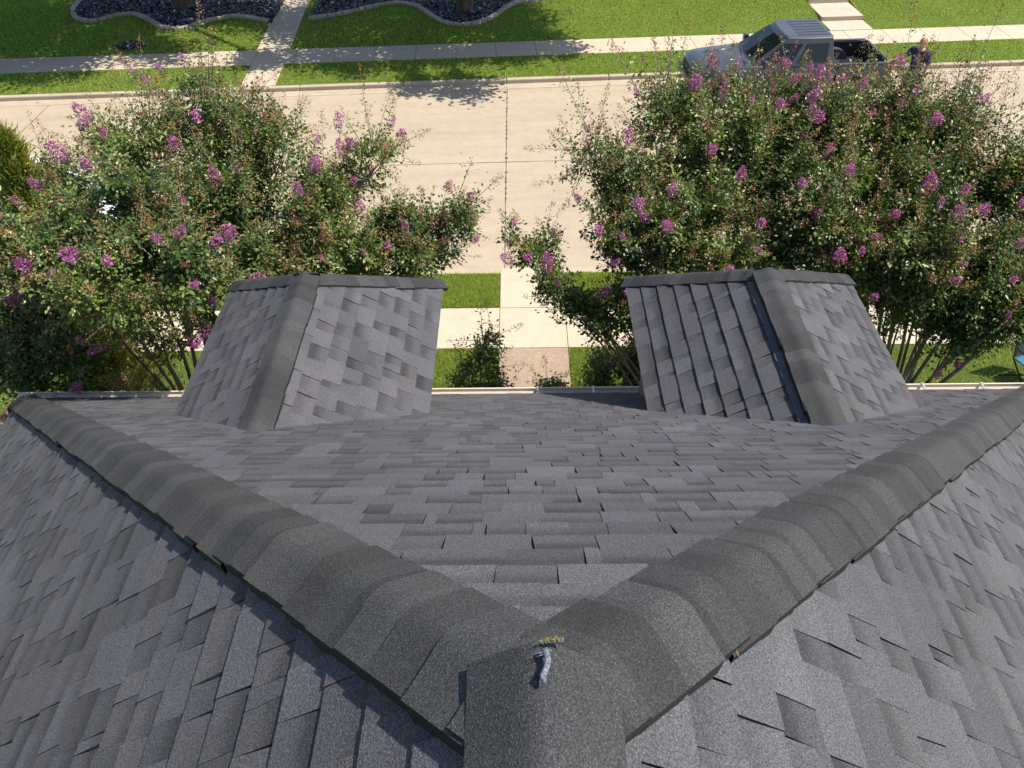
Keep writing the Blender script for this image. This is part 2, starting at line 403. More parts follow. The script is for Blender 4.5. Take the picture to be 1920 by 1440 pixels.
# grass blades
def blades(name, P, h, w, cols, lean=.45):
    n = len(P); a = rng.uniform(0, 6.28, n); hh = h*rng.uniform(.55, 1.25, n)[:, None]; ww = w*rng.uniform(.6, 1.3, n)[:, None]
    s = np.stack([np.cos(a), np.sin(a), np.zeros(n)], 1); b = rng.uniform(0, 6.28, n); l = rng.uniform(0, lean*2, n)
    d = np.stack([np.cos(b)*l, np.sin(b)*l, np.ones(n)], 1)
    V = np.stack([P-s*ww, P+s*ww, P+d*hh], 1).reshape(-1, 3)
    k = rng.integers(0, len(cols), n); c = 1.9*np.asarray(cols)[k]*rng.lognormal(0, .25, (n, 1))
    T = np.repeat(c, 3, 0); T[2::3] *= 1.15
    return tag(mesh_np(name, V, np.arange(n*3).reshape(n, 3), M['blade'], tint=T), kind='stuff')
GREENS = [(.12, .16, .028), (.15, .195, .036), (.175, .215, .05), (.10, .135, .022), (.21, .21, .075)]
def scatter(x0, x1, y0, y1, n, z): return np.stack([rng.uniform(x0, x1, n), rng.uniform(y0, y1, n), np.full(n, z)], 1)
P = np.concatenate([scatter(-2.6, W0-.01, 7.4, 10.39, 42000, -.015), scatter(W1+.01, 2.6, 7.4, 10.39, 34000, -.015), scatter(-9, -2.6, 7, 10.39, 30000, -.015), scatter(2.6, 10.5, 7, 10.39, 42000, -.015)])
blades('near_lawn_grass', P, .06, .0045, GREENS)
P = np.concatenate([scatter(-2.6, W0-.02, 11.58, 12.67, 26000, -.015), scatter(W1+.02, 2.6, 11.58, 12.67, 22000, -.015), scatter(-9, -2.6, 11.58, 12.67, 12000, -.015), scatter(2.6, 10.5, 11.58, 12.67, 14000, -.015)])
blades('near_parkway_grass', P, .07, .0045, GREENS)
u = rng.uniform(-19, 21, 330000); w = rng.uniform(.2, 9.5, 330000)
k = ~((w > 1.79) & (w < 3.03)) & ~((u > LW[0]-.15) & (u < LW[1]+.01)) & ~((u > RW[0]-.04) & (u < RW[1]+.01) & (w > 2))
u, w = u[k], w[k]; P = np.array([F(a, b, far_z(a, b) if b > 3 else -.01) for a, b in zip(u, w)])
k = ~(in_poly(P[:, 0], P[:, 1], BEDS[0]) | in_poly(P[:, 0], P[:, 1], BEDS[1])); P = P[k]
blades('far_lawn_grass', P, .055, .011, [(.115, .165, .026), (.14, .19, .034), (.16, .205, .046), (.10, .15, .022)])
# ------------------------------------------------------------------ HOUSE
house = tag(empty('house', (0, 2, 0)), 'house under the dark grey shingled hip roof with two small hipped dormers', 'house')
def clip_poly(P, poly):
    """Sutherland-Hodgman in (u,v), poly counter-clockwise"""
    out = P
    n = len(poly)
    for i in range(n):
        a = poly[i]; b = poly[(i+1) % n]; nx, ny = -(b[1]-a[1]), b[0]-a[0]; inp = out; out = []
        if not inp: return []
        for j in range(len(inp)):
            p = inp[j]; q = inp[(j+1) % len(inp)]
            dp = (p[0]-a[0])*nx+(p[1]-a[1])*ny; dq = (q[0]-a[0])*nx+(q[1]-a[1])*ny
            if dp >= 0: out.append(p)
            if (dp >= 0) != (dq >= 0):
                t = dp/(dp-dq); out.append((p[0]+(q[0]-p[0])*t, p[1]+(q[1]-p[1])*t))
    return out
EXPO = .1428
def shingle_slope(name, O, U, Vv, poly, parent, mat, seed=0, vlim=None, tmul=1.0, lift=.72, top_mul=1.0, rd=.0026, con=1.0):
    """laminated shingles laid course by course on the plane O + u*U + v*V"""
    R = random.Random(seed)
    O = Vector(O); U = Vector(U).normalized(); Vv = Vector(Vv).normalized(); N = U.cross(Vv).normalized()
    if N.z < 0: N = -N
    vs = []; fs = []; tint = []; uvs = []; mi = []
    vmin = min(p[1] for p in poly); vmax = max(p[1] for p in poly); umin = min(p[0] for p in poly); umax = max(p[0] for p in poly)
    def put(p, h): vs.append(O+U*p[0]+Vv*p[1]+N*h)
    # deck below the shingles
    b = len(vs)
    for p in poly: put(p, -.004); tint.append((.3, .3, .3, 0)); uvs.append((0, 0))
    fs.append(list(range(b, b+len(poly)))); mi.append(1)
    nc = int(math.ceil((vmax-vmin)/EXPO)); off = 0
    for j in range(nc+1):
        v0 = vmin+j*EXPO; v1 = v0+EXPO
        u = umin-1+R.uniform(0, .6); off = (off+.15) % 1.0
        nextjoint = umin-1+off; raised = R.random() < .5
        prev = None
        jit = R.uniform(-.002, .002)
        while u < umax:
            wdt = R.uniform(.11, .27) if raised else R.uniform(.08, .21)
            u1 = u+wdt; joint = False
            if u1 >= nextjoint: u1 = max(u+.04, nextjoint); nextjoint += 1.0; joint = True
            lay = .0075*lift+(rd if raised else 0)
            h0 = lay*R.uniform(.85, 1.2); h1 = .0012*lift+(.0012 if raised else 0)
            # random colour of this piece; topmost courses of a slope can be lightened
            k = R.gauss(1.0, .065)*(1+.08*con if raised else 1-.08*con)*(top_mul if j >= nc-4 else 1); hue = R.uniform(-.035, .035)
            if R.random() < .10: k *= .84
            tc = (k*(1+hue), k, k*(1-hue*.9), (R.uniform(.35, .95) if not raised else (R.uniform(.4, .9) if R.random() < .22 else R.uniform(0, .2)))*tmul)
            gap = .0018 if joint else .0004
            tl = R.uniform(-.008, .008); tr = R.uniform(-.008, .008)
            A = (u+gap, v0+jit); B = (u1-gap, v0+jit+R.uniform(-.0015, .0015)); Cc = (u1-gap+tr, v1+.012); D = (u+gap+tl, v1+.012)
            quad = [A, B, Cc, D]
            cl = clip_poly(quad, poly)
            if len(cl) >= 3:
                b = len(vs)
                for p in cl:
                    t = (p[1]-v0)/(EXPO); put(p, h0+(h1-h0)*min(1.1, t)); tint.append(tc); uvs.append(((p[0]-u)/wdt, t))
                fs.append(list(range(b, b+len(cl)))); mi.append(0)
                # butt and side faces
                inside = all(any(abs(q[0]-p[0])+abs(q[1]-p[1]) < 1e-6 for q in cl) for p in quad)
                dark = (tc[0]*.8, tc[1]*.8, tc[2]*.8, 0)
                def wall(p, q, hp, hq):
                    b = len(vs); put(p, hp); put(q, hq); put(q, -.003); put(p, -.003)
                    for _ in range(4): tint.append(dark); uvs.append((0, 0))
                    fs.append([b, b+1, b+2, b+3]); mi.append(0)
                if inside:
                    wall(A, B, h0, h0); wall(B, Cc, h0, h1); wall(D, A, h1, h0)
                else:
                    for p, q in zip(cl, cl[1:]+cl[:1]):
                        if abs(p[1]-v0) < .01 and abs(q[1]-v0) < .01: wall(p, q, h0, h0)
            u = u1; raised = not raised
    return mesh_np(name, [tuple(v) for v in vs], fs, [mat, M['deck']], parent, tint=tint, uv=uvs, mi=mi)

def cap_run(name, low, high, sideA, sideB, parent, leg=.135, expo=.143, seed=0, rise=.013, mat=None, wob=.004, lift=.015, flare=0.0, t_start=0.0):
    """overlapping bent caps from low to high; sideA/sideB are unit vectors down each plane across the line"""
    R = random.Random(seed); low = Vector(low); high = Vector(high); D = (high-low).normalized(); L = (high-low).length
    sA = Vector(sideA).normalized(); sB = Vector(sideB).normalized(); n0 = -(sA+sB)
    n0 = (Vector((0, 0, 1)) if n0.length < .05 else n0).normalized(); K = 14
    def base(s): return (sA if s < 0 else sB)*abs(s)
    prof = []; 
    for i in range(K+1):
        s = -1+2*i/K; acc = Vector()
        for k in range(-4, 5): acc += base(max(-1.0, min(1.0, s))+k*.07)
        prof.append(acc/9 if abs(s) < .7 else base(s)*1.0+ (acc/9-base(s))*max(0, (.999-abs(s)))/.3)
    vs = []; fs = []; tint = []; uvs = []
    n = int(L/expo)+1
    for i in range(n):
        t0 = i*expo+(t_start if i == 0 else 0); t1 = min(t0+expo+.07, L+.01)
        k0 = R.uniform(.70, 1.28); k1 = k0*R.uniform(.74, 1.2); jo = R.uniform(-wob, wob); sk = R.uniform(-.006, .006)
        if R.random() < .3: k1 *= .78
        lg = leg*R.uniform(.95, 1.05); hue = R.uniform(-.03, .03); hA = lift+rise*R.uniform(.8, 1.2); hB = lift+.003
        cols = []
        rows = [(0, hA, k0), (.42, hA*.62+hB*.38, k0), (.46, hA*.6+hB*.4, k1), (1, hB, k1)]
        b0 = len(vs)
        for f, h, kk in rows:
            for q in range(K+1):
                s = -1+2*q/K
                nn = (n0*(1-abs(s))+(n0*.9+(sA if s < 0 else sB)*.25)*abs(s)).normalized()
                p = low+D*(t0+(t1-t0)*f+sk*s)+prof[q]*lg+nn*(h+(flare*s*s if s < 0 else 0))+(sA-sB)*jo*.5
                vs.append(p); tint.append((kk*(1+hue), kk, kk*(1-hue), 0)); uvs.append((0, 0))
        W = K+1
        for r in range(3):
            for q in range(K): fs.append([b0+r*W+q, b0+r*W+q+1, b0+(r+1)*W+q+1, b0+(r+1)*W+q])
        # butt and edges drop to the roof
        def drop(idx):
            b = len(vs)
            for q in idx:
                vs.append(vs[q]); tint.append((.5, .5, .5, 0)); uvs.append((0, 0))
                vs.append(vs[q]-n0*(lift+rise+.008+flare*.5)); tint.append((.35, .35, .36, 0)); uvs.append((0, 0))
            for q in range(len(idx)-1): fs.append([b+2*q, b+2*q+1, b+2*q+3, b+2*q+2])
        drop([b0+q for q in range(W)]); drop([b0+r*W for r in range(4)]); drop([b0+r*W+K for r in range(4)])
    o = mesh_np(name, [tuple(v) for v in vs], fs, [mat or M['cap']], parent, tint=tint, uv=uvs)
    o.data.polygons.foreach_set('use_smooth', np.ones(len(fs), dtype=bool))
    return o

HO = Vector((0, 2, 0))   # house origin; children are given in world space minus this
APX = Vector((.035, .55, 7.795)); CL = Vector((-5.12, 5.62, 3.505)); CR = Vector((5.27, 5.62, 3.505)); YB = -7.5
def slope_from(name, corners, eave_a, eave_b, seed, mat=None, lift=.72, top_mul=1.0):
    """corners: world polygon on one plane; eave_a->eave_b the eave direction"""
    O = Vector(eave_a); U = (Vector(eave_b)-O).normalized(); n = None
    P = [Vector(c) for c in corners]; far = max(P, key=lambda p: ((p-O)-U*(p-O).dot(U)).length)
    w = (far-O); Vv = (w-U*w.dot(U)).normalized()
    poly = [((p-O).dot(U), (p-O).dot(Vv)) for p in P]
    area = sum(poly[i][0]*poly[(i+1) % len(poly)][1]-poly[(i+1) % len(poly)][0]*poly[i][1] for i in range(len(poly)))
    if area < 0: poly = poly[::-1]
    return shingle_slope(name, O-HO, U, Vv, poly, house, mat or M['shingle'], seed, lift=lift, top_mul=top_mul)
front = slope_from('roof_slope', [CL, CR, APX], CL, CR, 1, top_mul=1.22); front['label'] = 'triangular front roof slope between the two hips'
BL = Vector((CL.x, YB, CL.z)); BR = Vector((CR.x, YB, CR.z)); AB = Vector((APX.x, YB, APX.z))
left = slope_from('roof_slope', [CL, APX, AB, BL], BL, CL, 2, lift=1.35); left['label'] = 'left roof slope with shadow lines under each course'
right = slope_from('roof_slope', [CR, BR, AB, APX], CR, BR, 3); right['label'] = 'right roof slope facing the sun'
def across(line_d, n_plane, away):
    v = line_d.cross(n_plane).normalized(); return v if v.dot(away) > 0 else -v
def pn(a, b, c):
    n = (b-a).cross(c-a).normalized(); return n if n.z > 0 else -n
nF, nL, nR = pn(CL, CR, APX), pn(CL, APX, BL), pn(CR, APX, BR)
dL = (APX-CL).normalized(); dR = (APX-CR).normalized()
hl = cap_run('hip_cap', CL-HO, APX-HO-dL*.05, across(dL, nL, Vector((-1, -1, 0))), across(dL, nF, Vector((1, 1, 0))), house, seed=21, lift=.018, rise=.020, flare=.014); hl['label'] = 'left hip cap with a dark shadow along its lower edge'
hr = cap_run('hip_cap', CR-HO, APX-HO-dR*.05, across(dR, nF, Vector((-1, 1, 0))), across(dR, nR, Vector((1, -1, 0))), house, seed=22, rise=.023); hr['label'] = 'right hip cap in full sun'
dY = Vector((0, -1, 0))
cap_run('ridge_cap', Vector((APX.x, .61, APX.z+.012))-HO, Vector((APX.x, YB, APX.z+.012))-HO, across(dY, nL, Vector((-1, 0, 0))), across(dY, nR, Vector((1, 0, 0))), house, leg=.145, expo=.30, seed=5, rise=.012, lift=.026)
# smear of sealant with a dry yellow fringe where the caps meet
mb = MB(); mb.tube([(.034, .590, .052), (.038, .580, .054), (.040, .568, .0545), (.036, .556, .0545), (.031, .545, .054), (.033, .535, .052)], [.003, .0055, .005, .005, .006, .003], 7)
mb.tube([(.030, .586, .053), (.036, .588, .055), (.046, .585, .053)], [.002, .003, .002], 5)
for k in range(2): mb.tube([(.033, .584-.004*k, .0535), (.014+.006*k, .580-.004*k, .0525)], [.0012, .0004], 4)
sm = mb.build('sealant_smear', plain('sealant', (.13, .155, .19), .85, vary=.9, scale=220), house, smooth=True); sm.location = Vector((0, 0, APX.z-.001))-HO
mb = MB()
for k in range(46):
    x = .028+random.random()*.038; y = .602+.004*math.sin((x-.03)*60)+random.uniform(-.003, .003)
    mb.tube([(x, y, .050), (x+random.uniform(-.005, .005), y+random.uniform(-.003, .006), .0545)], [.0014, .0006], 4)
sm = mb.build('lichen_fringe', plain('dry_yellow_lichen', (.20, .175, .08), .9, vary=.6, scale=200), house); sm.location = Vector((0, 0, APX.z-.002))-HO

# gutters
def gutter(name, p, q, outn, mat, hang=None, seed=0):
    p = Vector(p)-HO; q = Vector(q)-HO; d = (q-p).normalized(); o = Vector(outn)
    prof = [(0, .01), (0, -.10), (.075, -.10), (.085, -.075), (.11, -.04), (.118, -.012), (.118, 0.0), (.104, 0.0), (.104, -.010), (.112, -.014), (.104, -.04), (.08, -.07), (.072, -.094), (.006, -.094), (.006, .01)]
    mb = MB(); n = len(prof); V = [p+o*a+Vector((0, 0, b)) for a, b in prof]+[q+o*a+Vector((0, 0, b)) for a, b in prof]
    Fc = [(i, (i+1) % n, n+(i+1) % n, n+i) for i in range(n)]+[tuple(range(n))[::-1], tuple(range(n, 2*n))]
    mb.add(V, Fc); g = mb.build(name, mat, house)
    if hang:
        for s in hang:
            c = p+d*s; m2 = MB(); Mx = Matrix.Translation(c) @ Matrix((d, o, Vector((0, 0, 1)))).transposed().to_4x4()
            m2.box(-.012, .012, .004, .115, -.004, .006, Mx); m2.box(-.014, .014, .10, .122, -.006, .010, Mx); h = m2.build('gutter_hanger', M['hanger'], g)
    return g
GY = 5.615
g = gutter('gutter', (-5.22, GY, 3.49), (5.37, GY, 3.49), (0, 1, 0), M['gutter'], [.4, 1.1, 1.75, 5.405, 5.975, 9.35, 9.95]); g['label'] = 'cream front gutter with metal hangers'
g = gutter('gutter', (-5.115, YB, 3.49), (-5.115, GY-.004, 3.49), (-1, 0, 0), M['gutterdark']); g['label'] = 'weathered brown side gutter at the left corner'
g = gutter('gutter', (5.265, YB, 3.49), (5.265, GY-.004, 3.49), (1, 0, 0), M['gutter'])
# walls, fascia, back gable
mb = MB(); x0, x1, y1 = -4.8, 4.95, 5.3
def wbox(name, b, mat, parent=house, **k):
    m = MB(); m.box(b[0]-HO.x, b[1]-HO.x, b[2]-HO.y, b[3]-HO.y, b[4], b[5]); return m.build(name, mat, parent, **k)
wbox('wall', (x0, x1, y1-.2, y1, -.1, 3.32), M['brick']); wbox('wall', (x0, x0+.2, YB+.2, y1-.2, -.1, 3.32), M['brick']); wbox('wall', (x1-.2, x1, YB+.2, y1-.2, -.1, 3.32), M['brick'])
m = MB(); m.add([(x0, YB+.2-HO.y, -.1), (x1, YB+.2-HO.y, -.1), (CR.x, YB+.2-HO.y, 3.4), (APX.x, YB+.2-HO.y, 7.7), (CL.x, YB+.2-HO.y, 3.4)], [(0, 1, 2, 3, 4)]); m.build('wall', M['brick'], house)
m = MB(); m.box(CL.x+.01, CR.x-.01, GY-.03-HO.y, GY-.003-HO.y, 3.30, 3.485); m.box(CL.x+.01, CL.x+.035, YB-HO.y, GY-.035-HO.y, 3.30, 3.485); m.box(CR.x-.035, CR.x-.01, YB-HO.y, GY-.035-HO.y, 3.30, 3.485)
m.build('fascia', M['trim'], house)
m = MB(); m.box(CL.x+.04, CR.x-.04, y1-HO.y+.002, GY-.035-HO.y, 3.30, 3.32); m.build('soffit', M['trim'], house)
def window(x, w, z0, z1, y, parent):
    f = MB()
    for a in ((x-w/2-.06, x-w/2, z0-.06, z1+.06), (x+w/2, x+w/2+.06, z0-.06, z1+.06), (x-w/2, x+w/2, z1, z1+.06), (x-w/2, x+w/2, z0-.06, z0), (x-.02, x+.02, z0, z1)):
        f.box(a[0], a[1], y-HO.y, y-HO.y+.05, a[2], a[3])
    f.cur = 1; f.box(x-w/2, x+w/2, y-HO.y-.01, y-HO.y+.02, z0, z1)
    return f.build('window', [M['trim'], M['glass']], parent)
for x in (-3.4, -1.9, 2.2, 3.7): window(x, 1.0, .7, 2.2, y1, house)

# dormers: ridge level towards the street, hipped at the front
def dormer(xl, xr, xm, label, seed, flare):
    zE, zR, yF, yT, yW = 4.815, 5.50, 5.78, 4.92, 5.52
    yEb, yRb = 3.85, 3.02
    w = MB(); o = .21
    # side and front walls under the eaves
    w.box(xl+o, xl+o+.1, 3.9-HO.y, yW-HO.y, 3.3, zE-.04); w.box(xr-o-.1, xr-o, 3.9-HO.y, yW-HO.y, 3.3, zE-.04); w.box(xl+o+.1, xr-o-.1, yW-.1-HO.y, yW-.002-HO.y, 3.3, zE-.04)
    w.box(xl+.012, xl+o+.05, 4.15-HO.y, yF-.02-HO.y, zE-.038, zE-.022); w.box(xr-o-.05, xr-.012, 4.15-HO.y, yF-.02-HO.y, zE-.038, zE-.022); w.box(xl+o+.052, xr-o-.052, yW-.02-HO.y, yF-.02-HO.y, zE-.038, zE-.022)
    d = w.build('dormer', M['siding'], house); d['label'] = label
    E = [Vector((xl, yEb, zE)), Vector((xl, yF, zE)), Vector((xm, yT, zR)), Vector((xm, yRb, zR)), Vector((xr, yEb, zE)), Vector((xr, yF, zE))]
    def sl(pts, a, b, sd, lf=.72, **kw):
        O = Vector(a); U = (Vector(b)-O).normalized(); far = max(pts, key=lambda p: ((p-O)-U*(p-O).dot(U)).length); v = far-O; Vv = (v-U*v.dot(U)).normalized()
        poly = [((p-O).dot(U), (p-O).dot(Vv)) for p in pts]
        if sum(poly[i][0]*poly[(i+1) % len(poly)][1]-poly[(i+1) % len(poly)][0]*poly[i][1] for i in range(len(poly))) < 0: poly = poly[::-1]
        return shingle_slope('roof_slope', O-HO, U, Vv, poly, d, M['shingle'], sd, lift=lf, **kw)
    sl([E[0], E[1], E[2], E[3]], E[0], E[1], seed, 1.9, rd=.0012, con=.7); sl([E[4], E[5], E[2], E[3]], E[5], E[4], seed+1); sl([E[1], E[5], E[2]], E[1], E[5], seed+2)
    nl, nr, nf = pn(E[0], E[1], E[2]), pn(E[4], E[5], E[2]), pn(E[1], E[5], E[2])
    a = (E[2]-E[1]).normalized(); b = (E[2]-E[5]).normalized()
    cap_run('hip_cap', E[1]-HO, E[2]-HO, across(a, nl, Vector((-1, -1, 0))), across(a, nf, Vector((1, 1, 0))), d, leg=.12, t_start=.03, seed=seed+3, rise=.010, lift=.012)
    cap_run('hip_cap', E[5]-HO, E[2]-HO, across(b, nf, Vector((-1, 1, 0))), across(b, nr, Vector((1, -1, 0))), d, leg=.12, t_start=.03, seed=seed+4, rise=.010, lift=.012)
    cap_run('ridge_cap', E[2]-HO+Vector((0, .01, .006)), E[3]-HO+Vector((0, 0, .012)), across(dY, nl, Vector((-1, 0, 0))), across(dY, nr, Vector((1, 0, 0))), d, leg=.13, expo=.16, seed=seed+5, rise=.010, lift=.012, flare=flare)
    window((xl+xr)/2, .9, 3.72, 4.6, yW, d)
dormer(-2.62, -.69, -1.67, 'left dormer beside the front walk', 40, .008)
dormer(.97, 3.0, 1.935, 'right dormer casting a shadow on the front slope', 60, .026)
# ------------------------------------------------------------------ PLANTS
UP = np.array([0, 0, 1.])
def unit(a): return a/np.maximum(1e-9, np.linalg.norm(a, axis=-1, keepdims=True))
def leaf_mesh(P, D, N, L, Wd, fold=.12):
    """one folded leaf per row: base, left, tip, right"""
    D = unit(D); S = unit(np.cross(D, N)); N = np.cross(S, D); L = L[:, None]; Wd = Wd[:, None]
    a = P; t = P+D*L; m = P+D*L*.45+N*L*fold
    V = np.stack([a, m+S*Wd*.5, t, m-S*Wd*.5], 1).reshape(-1, 3)
    n = len(P); b = np.arange(n)[:, None]*4
    Fc = np.concatenate([b+np.array([[0, 1, 2]]), b+np.array([[0, 2, 3]])], 1).reshape(-1, 3)
    return V, Fc
def bez(a, b, c, n): 
    t = np.linspace(0, 1, n)[:, None]; return a*(1-t)**2+2*b*t*(1-t)+c*t*t
def panicle_mesh(name, n, rad, length, seed):
    r = np.random.default_rng(seed); t = r.random(n)**.8; ang = r.uniform(0, 6.28, n)
    lob = 1+.25*np.sin(ang*3+r.uniform(0, 6)); rr = rad*np.sin(np.pi*(.12+.80*t))*lob*np.sqrt(r.uniform(.25, 1, n))
    P = np.stack([rr*np.cos(ang), rr*np.sin(ang), t*length], 1); P += r.normal(0, .008, P.shape)
    D = unit(np.stack([np.cos(ang), np.sin(ang), r.normal(.3, .7, n)], 1)+r.normal(0, .5, (n, 3))); N = unit(r.normal(0, 1, (n, 3))+UP*.6)
    V, Fc = leaf_mesh(P, D, N, r.uniform(.018, .034, n), r.uniform(.016, .028, n), .2)
    st = MB(); st.tube([(0, 0, -.09), (0, 0, length*.95)], [.004, .002], 5)
    Fc = list(map(list, Fc))+[[i+len(V) for i in f] for f in st.f]; V = np.concatenate([V, np.array(st.v)])
    c = np.array([.45, .125, .385])*r.lognormal(0, .28, (n, 1)); k = r.random(n) < .22; c[k] = np.array([.64, .29, .55])*r.uniform(.8, 1.1, (k.sum(), 1)); k = r.random(n) < .18; c[k] = np.array([.25, .05, .22])
    tmp = mesh_np(name, V, Fc, M['petal'], tint=np.concatenate([np.repeat(c, 4, 0), np.full((len(st.v), 3), .09)])); me = tmp.data; bpy.data.objects.remove(tmp); return me
PAN = [panicle_mesh('flower_cluster', n, r, l, 100+i) for i, (n, r, l) in enumerate([(300, .085, .30), (210, .07, .22), (360, .10, .34), (140, .05, .20), (240, .09, .22), (170, .055, .30)])]

LEAFCOL = 1.22*np.array([(.045, .085, .024), (.070, .120, .032), (.100, .155, .038), (.140, .190, .046), (.185, .225, .058)])
TIPCOL = 1.15*np.array([(.20, .135, .055), (.23, .17, .07), (.16, .17, .05), (.24, .12, .06), (.14, .15, .045)])
def myrtle(base, label, lumps, spires, nflow, seed, stems=7, dens=500, group=None, axis=None, spread=.28, cat='tree', name='crape_myrtle', leafn=64, flower_scale=1.0, pull=1.0, spire_pen=.45):
    r = np.random.default_rng(seed); base = np.array([*base, 0.]); ax = np.array(axis if axis is not None else base)
    root = tag(empty(name, tuple(base)), label, cat, group)
    if pull != 1.0:      # crown sketched at one distance, set nearer the house and smaller in proportion
        cc = np.array([0, 0, 8.98])
        lumps = [tuple(cc+(np.array(l[:3])-cc)*pull)+(l[3]*pull,) for l in lumps]; spires = [tuple(cc+(np.array(q[:3])-cc)*pull)+(q[3],) for q in spires]
    tb = MB(); tips = []
    lum = [np.array(l) for l in lumps]
    # main stems fan out from the base; every lump of crown hangs on the nearest stem
    order = sorted(range(len(lum)), key=lambda i: np.linalg.norm(lum[i][:2]-base[:2]))
    for i in order:
        c = lum[i][:3]; rad = lum[i][3]; d = c-base; hz = d.copy(); hz[2] = 0
        st = base+np.array([r.normal(0, .10), r.normal(0, .10), -.05]); low = c-np.array([0, 0, rad*.55])-unit(hz)*rad*.15
        mid = base+hz*r.uniform(.22, .42)+np.array([0, 0, low[2]*r.uniform(.5, .68)])+r.normal(0, .10, 3)
        pts = bez(st, mid, low, 9); pts[1:-1] += np.cumsum(r.normal(0, .022, (7, 3)), 0)*np.linspace(1, .5, 7)[:, None]
        r0 = .036*np.sqrt(max(rad, .25)/.7)*r.uniform(.9, 1.25); tb.tube(pts, list(np.linspace(r0, r0*.42, 9)), 6)
        nsub = int(4+rad*9)
        for k in range(nsub):
            q = c+unit(r.normal(0, 1, 3)*np.array([1, 1, .8])+np.array([0, 0, .15]))*rad*r.uniform(.25, .62)
            b0 = pts[r.integers(6, 9)]; m = (b0+q)/2+np.array([0, 0, -.08])+r.normal(0, .05, 3); sp = bez(b0, m, q, 5)
            tb.tube(sp, list(np.linspace(r0*.36, .005, 5)), 4, False)
            ns = max(2, int(dens*(.85 if c[2] > 4.55 else 1.45 if c[2] < 4.15 else 1.1)*rad**2/nsub*r.uniform(.35, 1.35)))
            for _ in range(ns):
                out = q-ax; out[2] = 0; out = unit(out)
                dr = unit(unit(q-c)*.55+out*spread+UP*r.uniform(.25, 1.05)+r.normal(0, .42, 3))
                o = sp[r.integers(2, 5)]+r.normal(0, .05, 3)
                tips.append((o, dr, (rad*r.uniform(.36, .66)+.10)*(1.5 if r.random() < .16 and dr[2] > .4 else 1), 0))
    ztop = np.percentile([l[2]+l[3] for l in lum], 55)
    for l in lum:
        if l[2]+l[3] > ztop and leafn > 50:
            for _ in range(5):
                o = l[:3]+unit(r.normal(0, 1, 3)+np.array([0, 0, .9]))*l[3]*.55; dr = unit(unit(o-l[:3])*.5+UP*1.0+r.normal(0, .28, 3)); tips.append((o, dr, r.uniform(.45, .95)*(.6+.5*l[3]), 1))
    for s in spires:                    # single shoots standing clear of the crown
        q = np.array(s[:3]); near = min(lum, key=lambda l: np.linalg.norm(l[:3]-q)); a = near[:3]+unit(q-near[:3])*near[3]*.35
        nn = int(s[3]) if len(s) > 3 else 2
        for k in range(nn):
            aa = a+r.normal(0, .10, 3)*(k > 0); qq = q+r.normal(0, .13, 3)*(k > 0)-np.array([0, 0, r.uniform(0, .45)])*(k > 0)
            tips.append((aa, unit(qq-aa), np.linalg.norm(qq-aa), 1))
    LP, LD, LN, LL, LW, LC = [], [], [], [], [], []; SP, SC = [], []; ends = []
    for o, dr, ln, spire in tips:
        b = r.normal(0, .10, 3); n = 5; t = np.linspace(0, 1, n)[:, None]; path = o+dr*ln*t+b*ln*t*t*(.35 if spire else 1)
        tb.tube(path, list(np.linspace(.0052 if not spire else .007, .002, n)), 3, False)
        e = path[-1]; td = unit(path[-1]-path[-2])
        k = int(leafn*r.uniform(.7, 1.25)*(ln/.5)**.8*(.62 if spire else 1)); tt = r.uniform(.08, .97, k)
        p = o+dr*ln*tt[:, None]+b*ln*(tt[:, None]**2)*(.35 if spire else 1)
        perp = r.normal(0, 1, (k, 3)); perp = unit(perp-dr*(perp@dr)[:, None]); p = p+perp*.012
        d = unit(perp+dr*.55+np.array([0, 0, -.12])); nn = unit(UP*1.0+r.normal(0, .55, (k, 3))+np.array([.25, 0, 0]))
        # side twigs push some leaves outward
        far = r.random(k) < .55; p[far] += perp[far]*r.uniform(.02, .11, (far.sum(), 1))
        LP.append(p); LD.append(d); LN.append(nn); sz = r.uniform(.046, .082, k)*(1-.35*tt)*(.8 if spire else 1); LL.append(sz); LW.append(sz*r.uniform(.5, .68, k))
        bk = int(np.clip(round(1.6+.9*math.sin(o[0]*2.9+seed)+.8*math.sin(o[2]*3.3+o[1]*2.1)+r.normal(0, .7)), 0, 4))
        c = LEAFCOL[np.clip(bk+r.integers(-1, 2, k), 0, 4)]*r.lognormal(0, .2, (k, 1))
        tipm = r.random(k) < (tt-.66)*1.5*(1.0 if e[2] > 3.8 else .15); c[tipm] = TIPCOL[r.integers(0, 5, tipm.sum())]*r.lognormal(0, .2, (tipm.sum(), 1)); LC.append(c)
        ends.append((e, td, spire, (e-o)@UP))
    # seed heads / spent panicles on many tips, flowers on the best placed ones
    E_ = np.array([e[0] for e in ends]); LC_ = np.array([l[:3] for l in lum]); LR_ = np.array([l[3] for l in lum])
    outer = np.min(np.linalg.norm(E_[:, None]-LC_[None], axis=2)/LR_[None], axis=1)       # how far a tip stands clear of every lump
    E_sp = np.array([e[2] for e in ends], float)
    score = np.minimum(outer, 1.5)*1.6+E_[:, 2]*.22-spire_pen*E_sp-(E_[:, 1]-ax[1])*.07+r.normal(0, .35, len(E_))
    fl = set(); 
    for i in np.argsort(-score):
        if len(fl) >= nflow: break
        if all(np.linalg.norm(E_[i]-E_[j]) > .17 for j in list(fl)): fl.add(int(i))
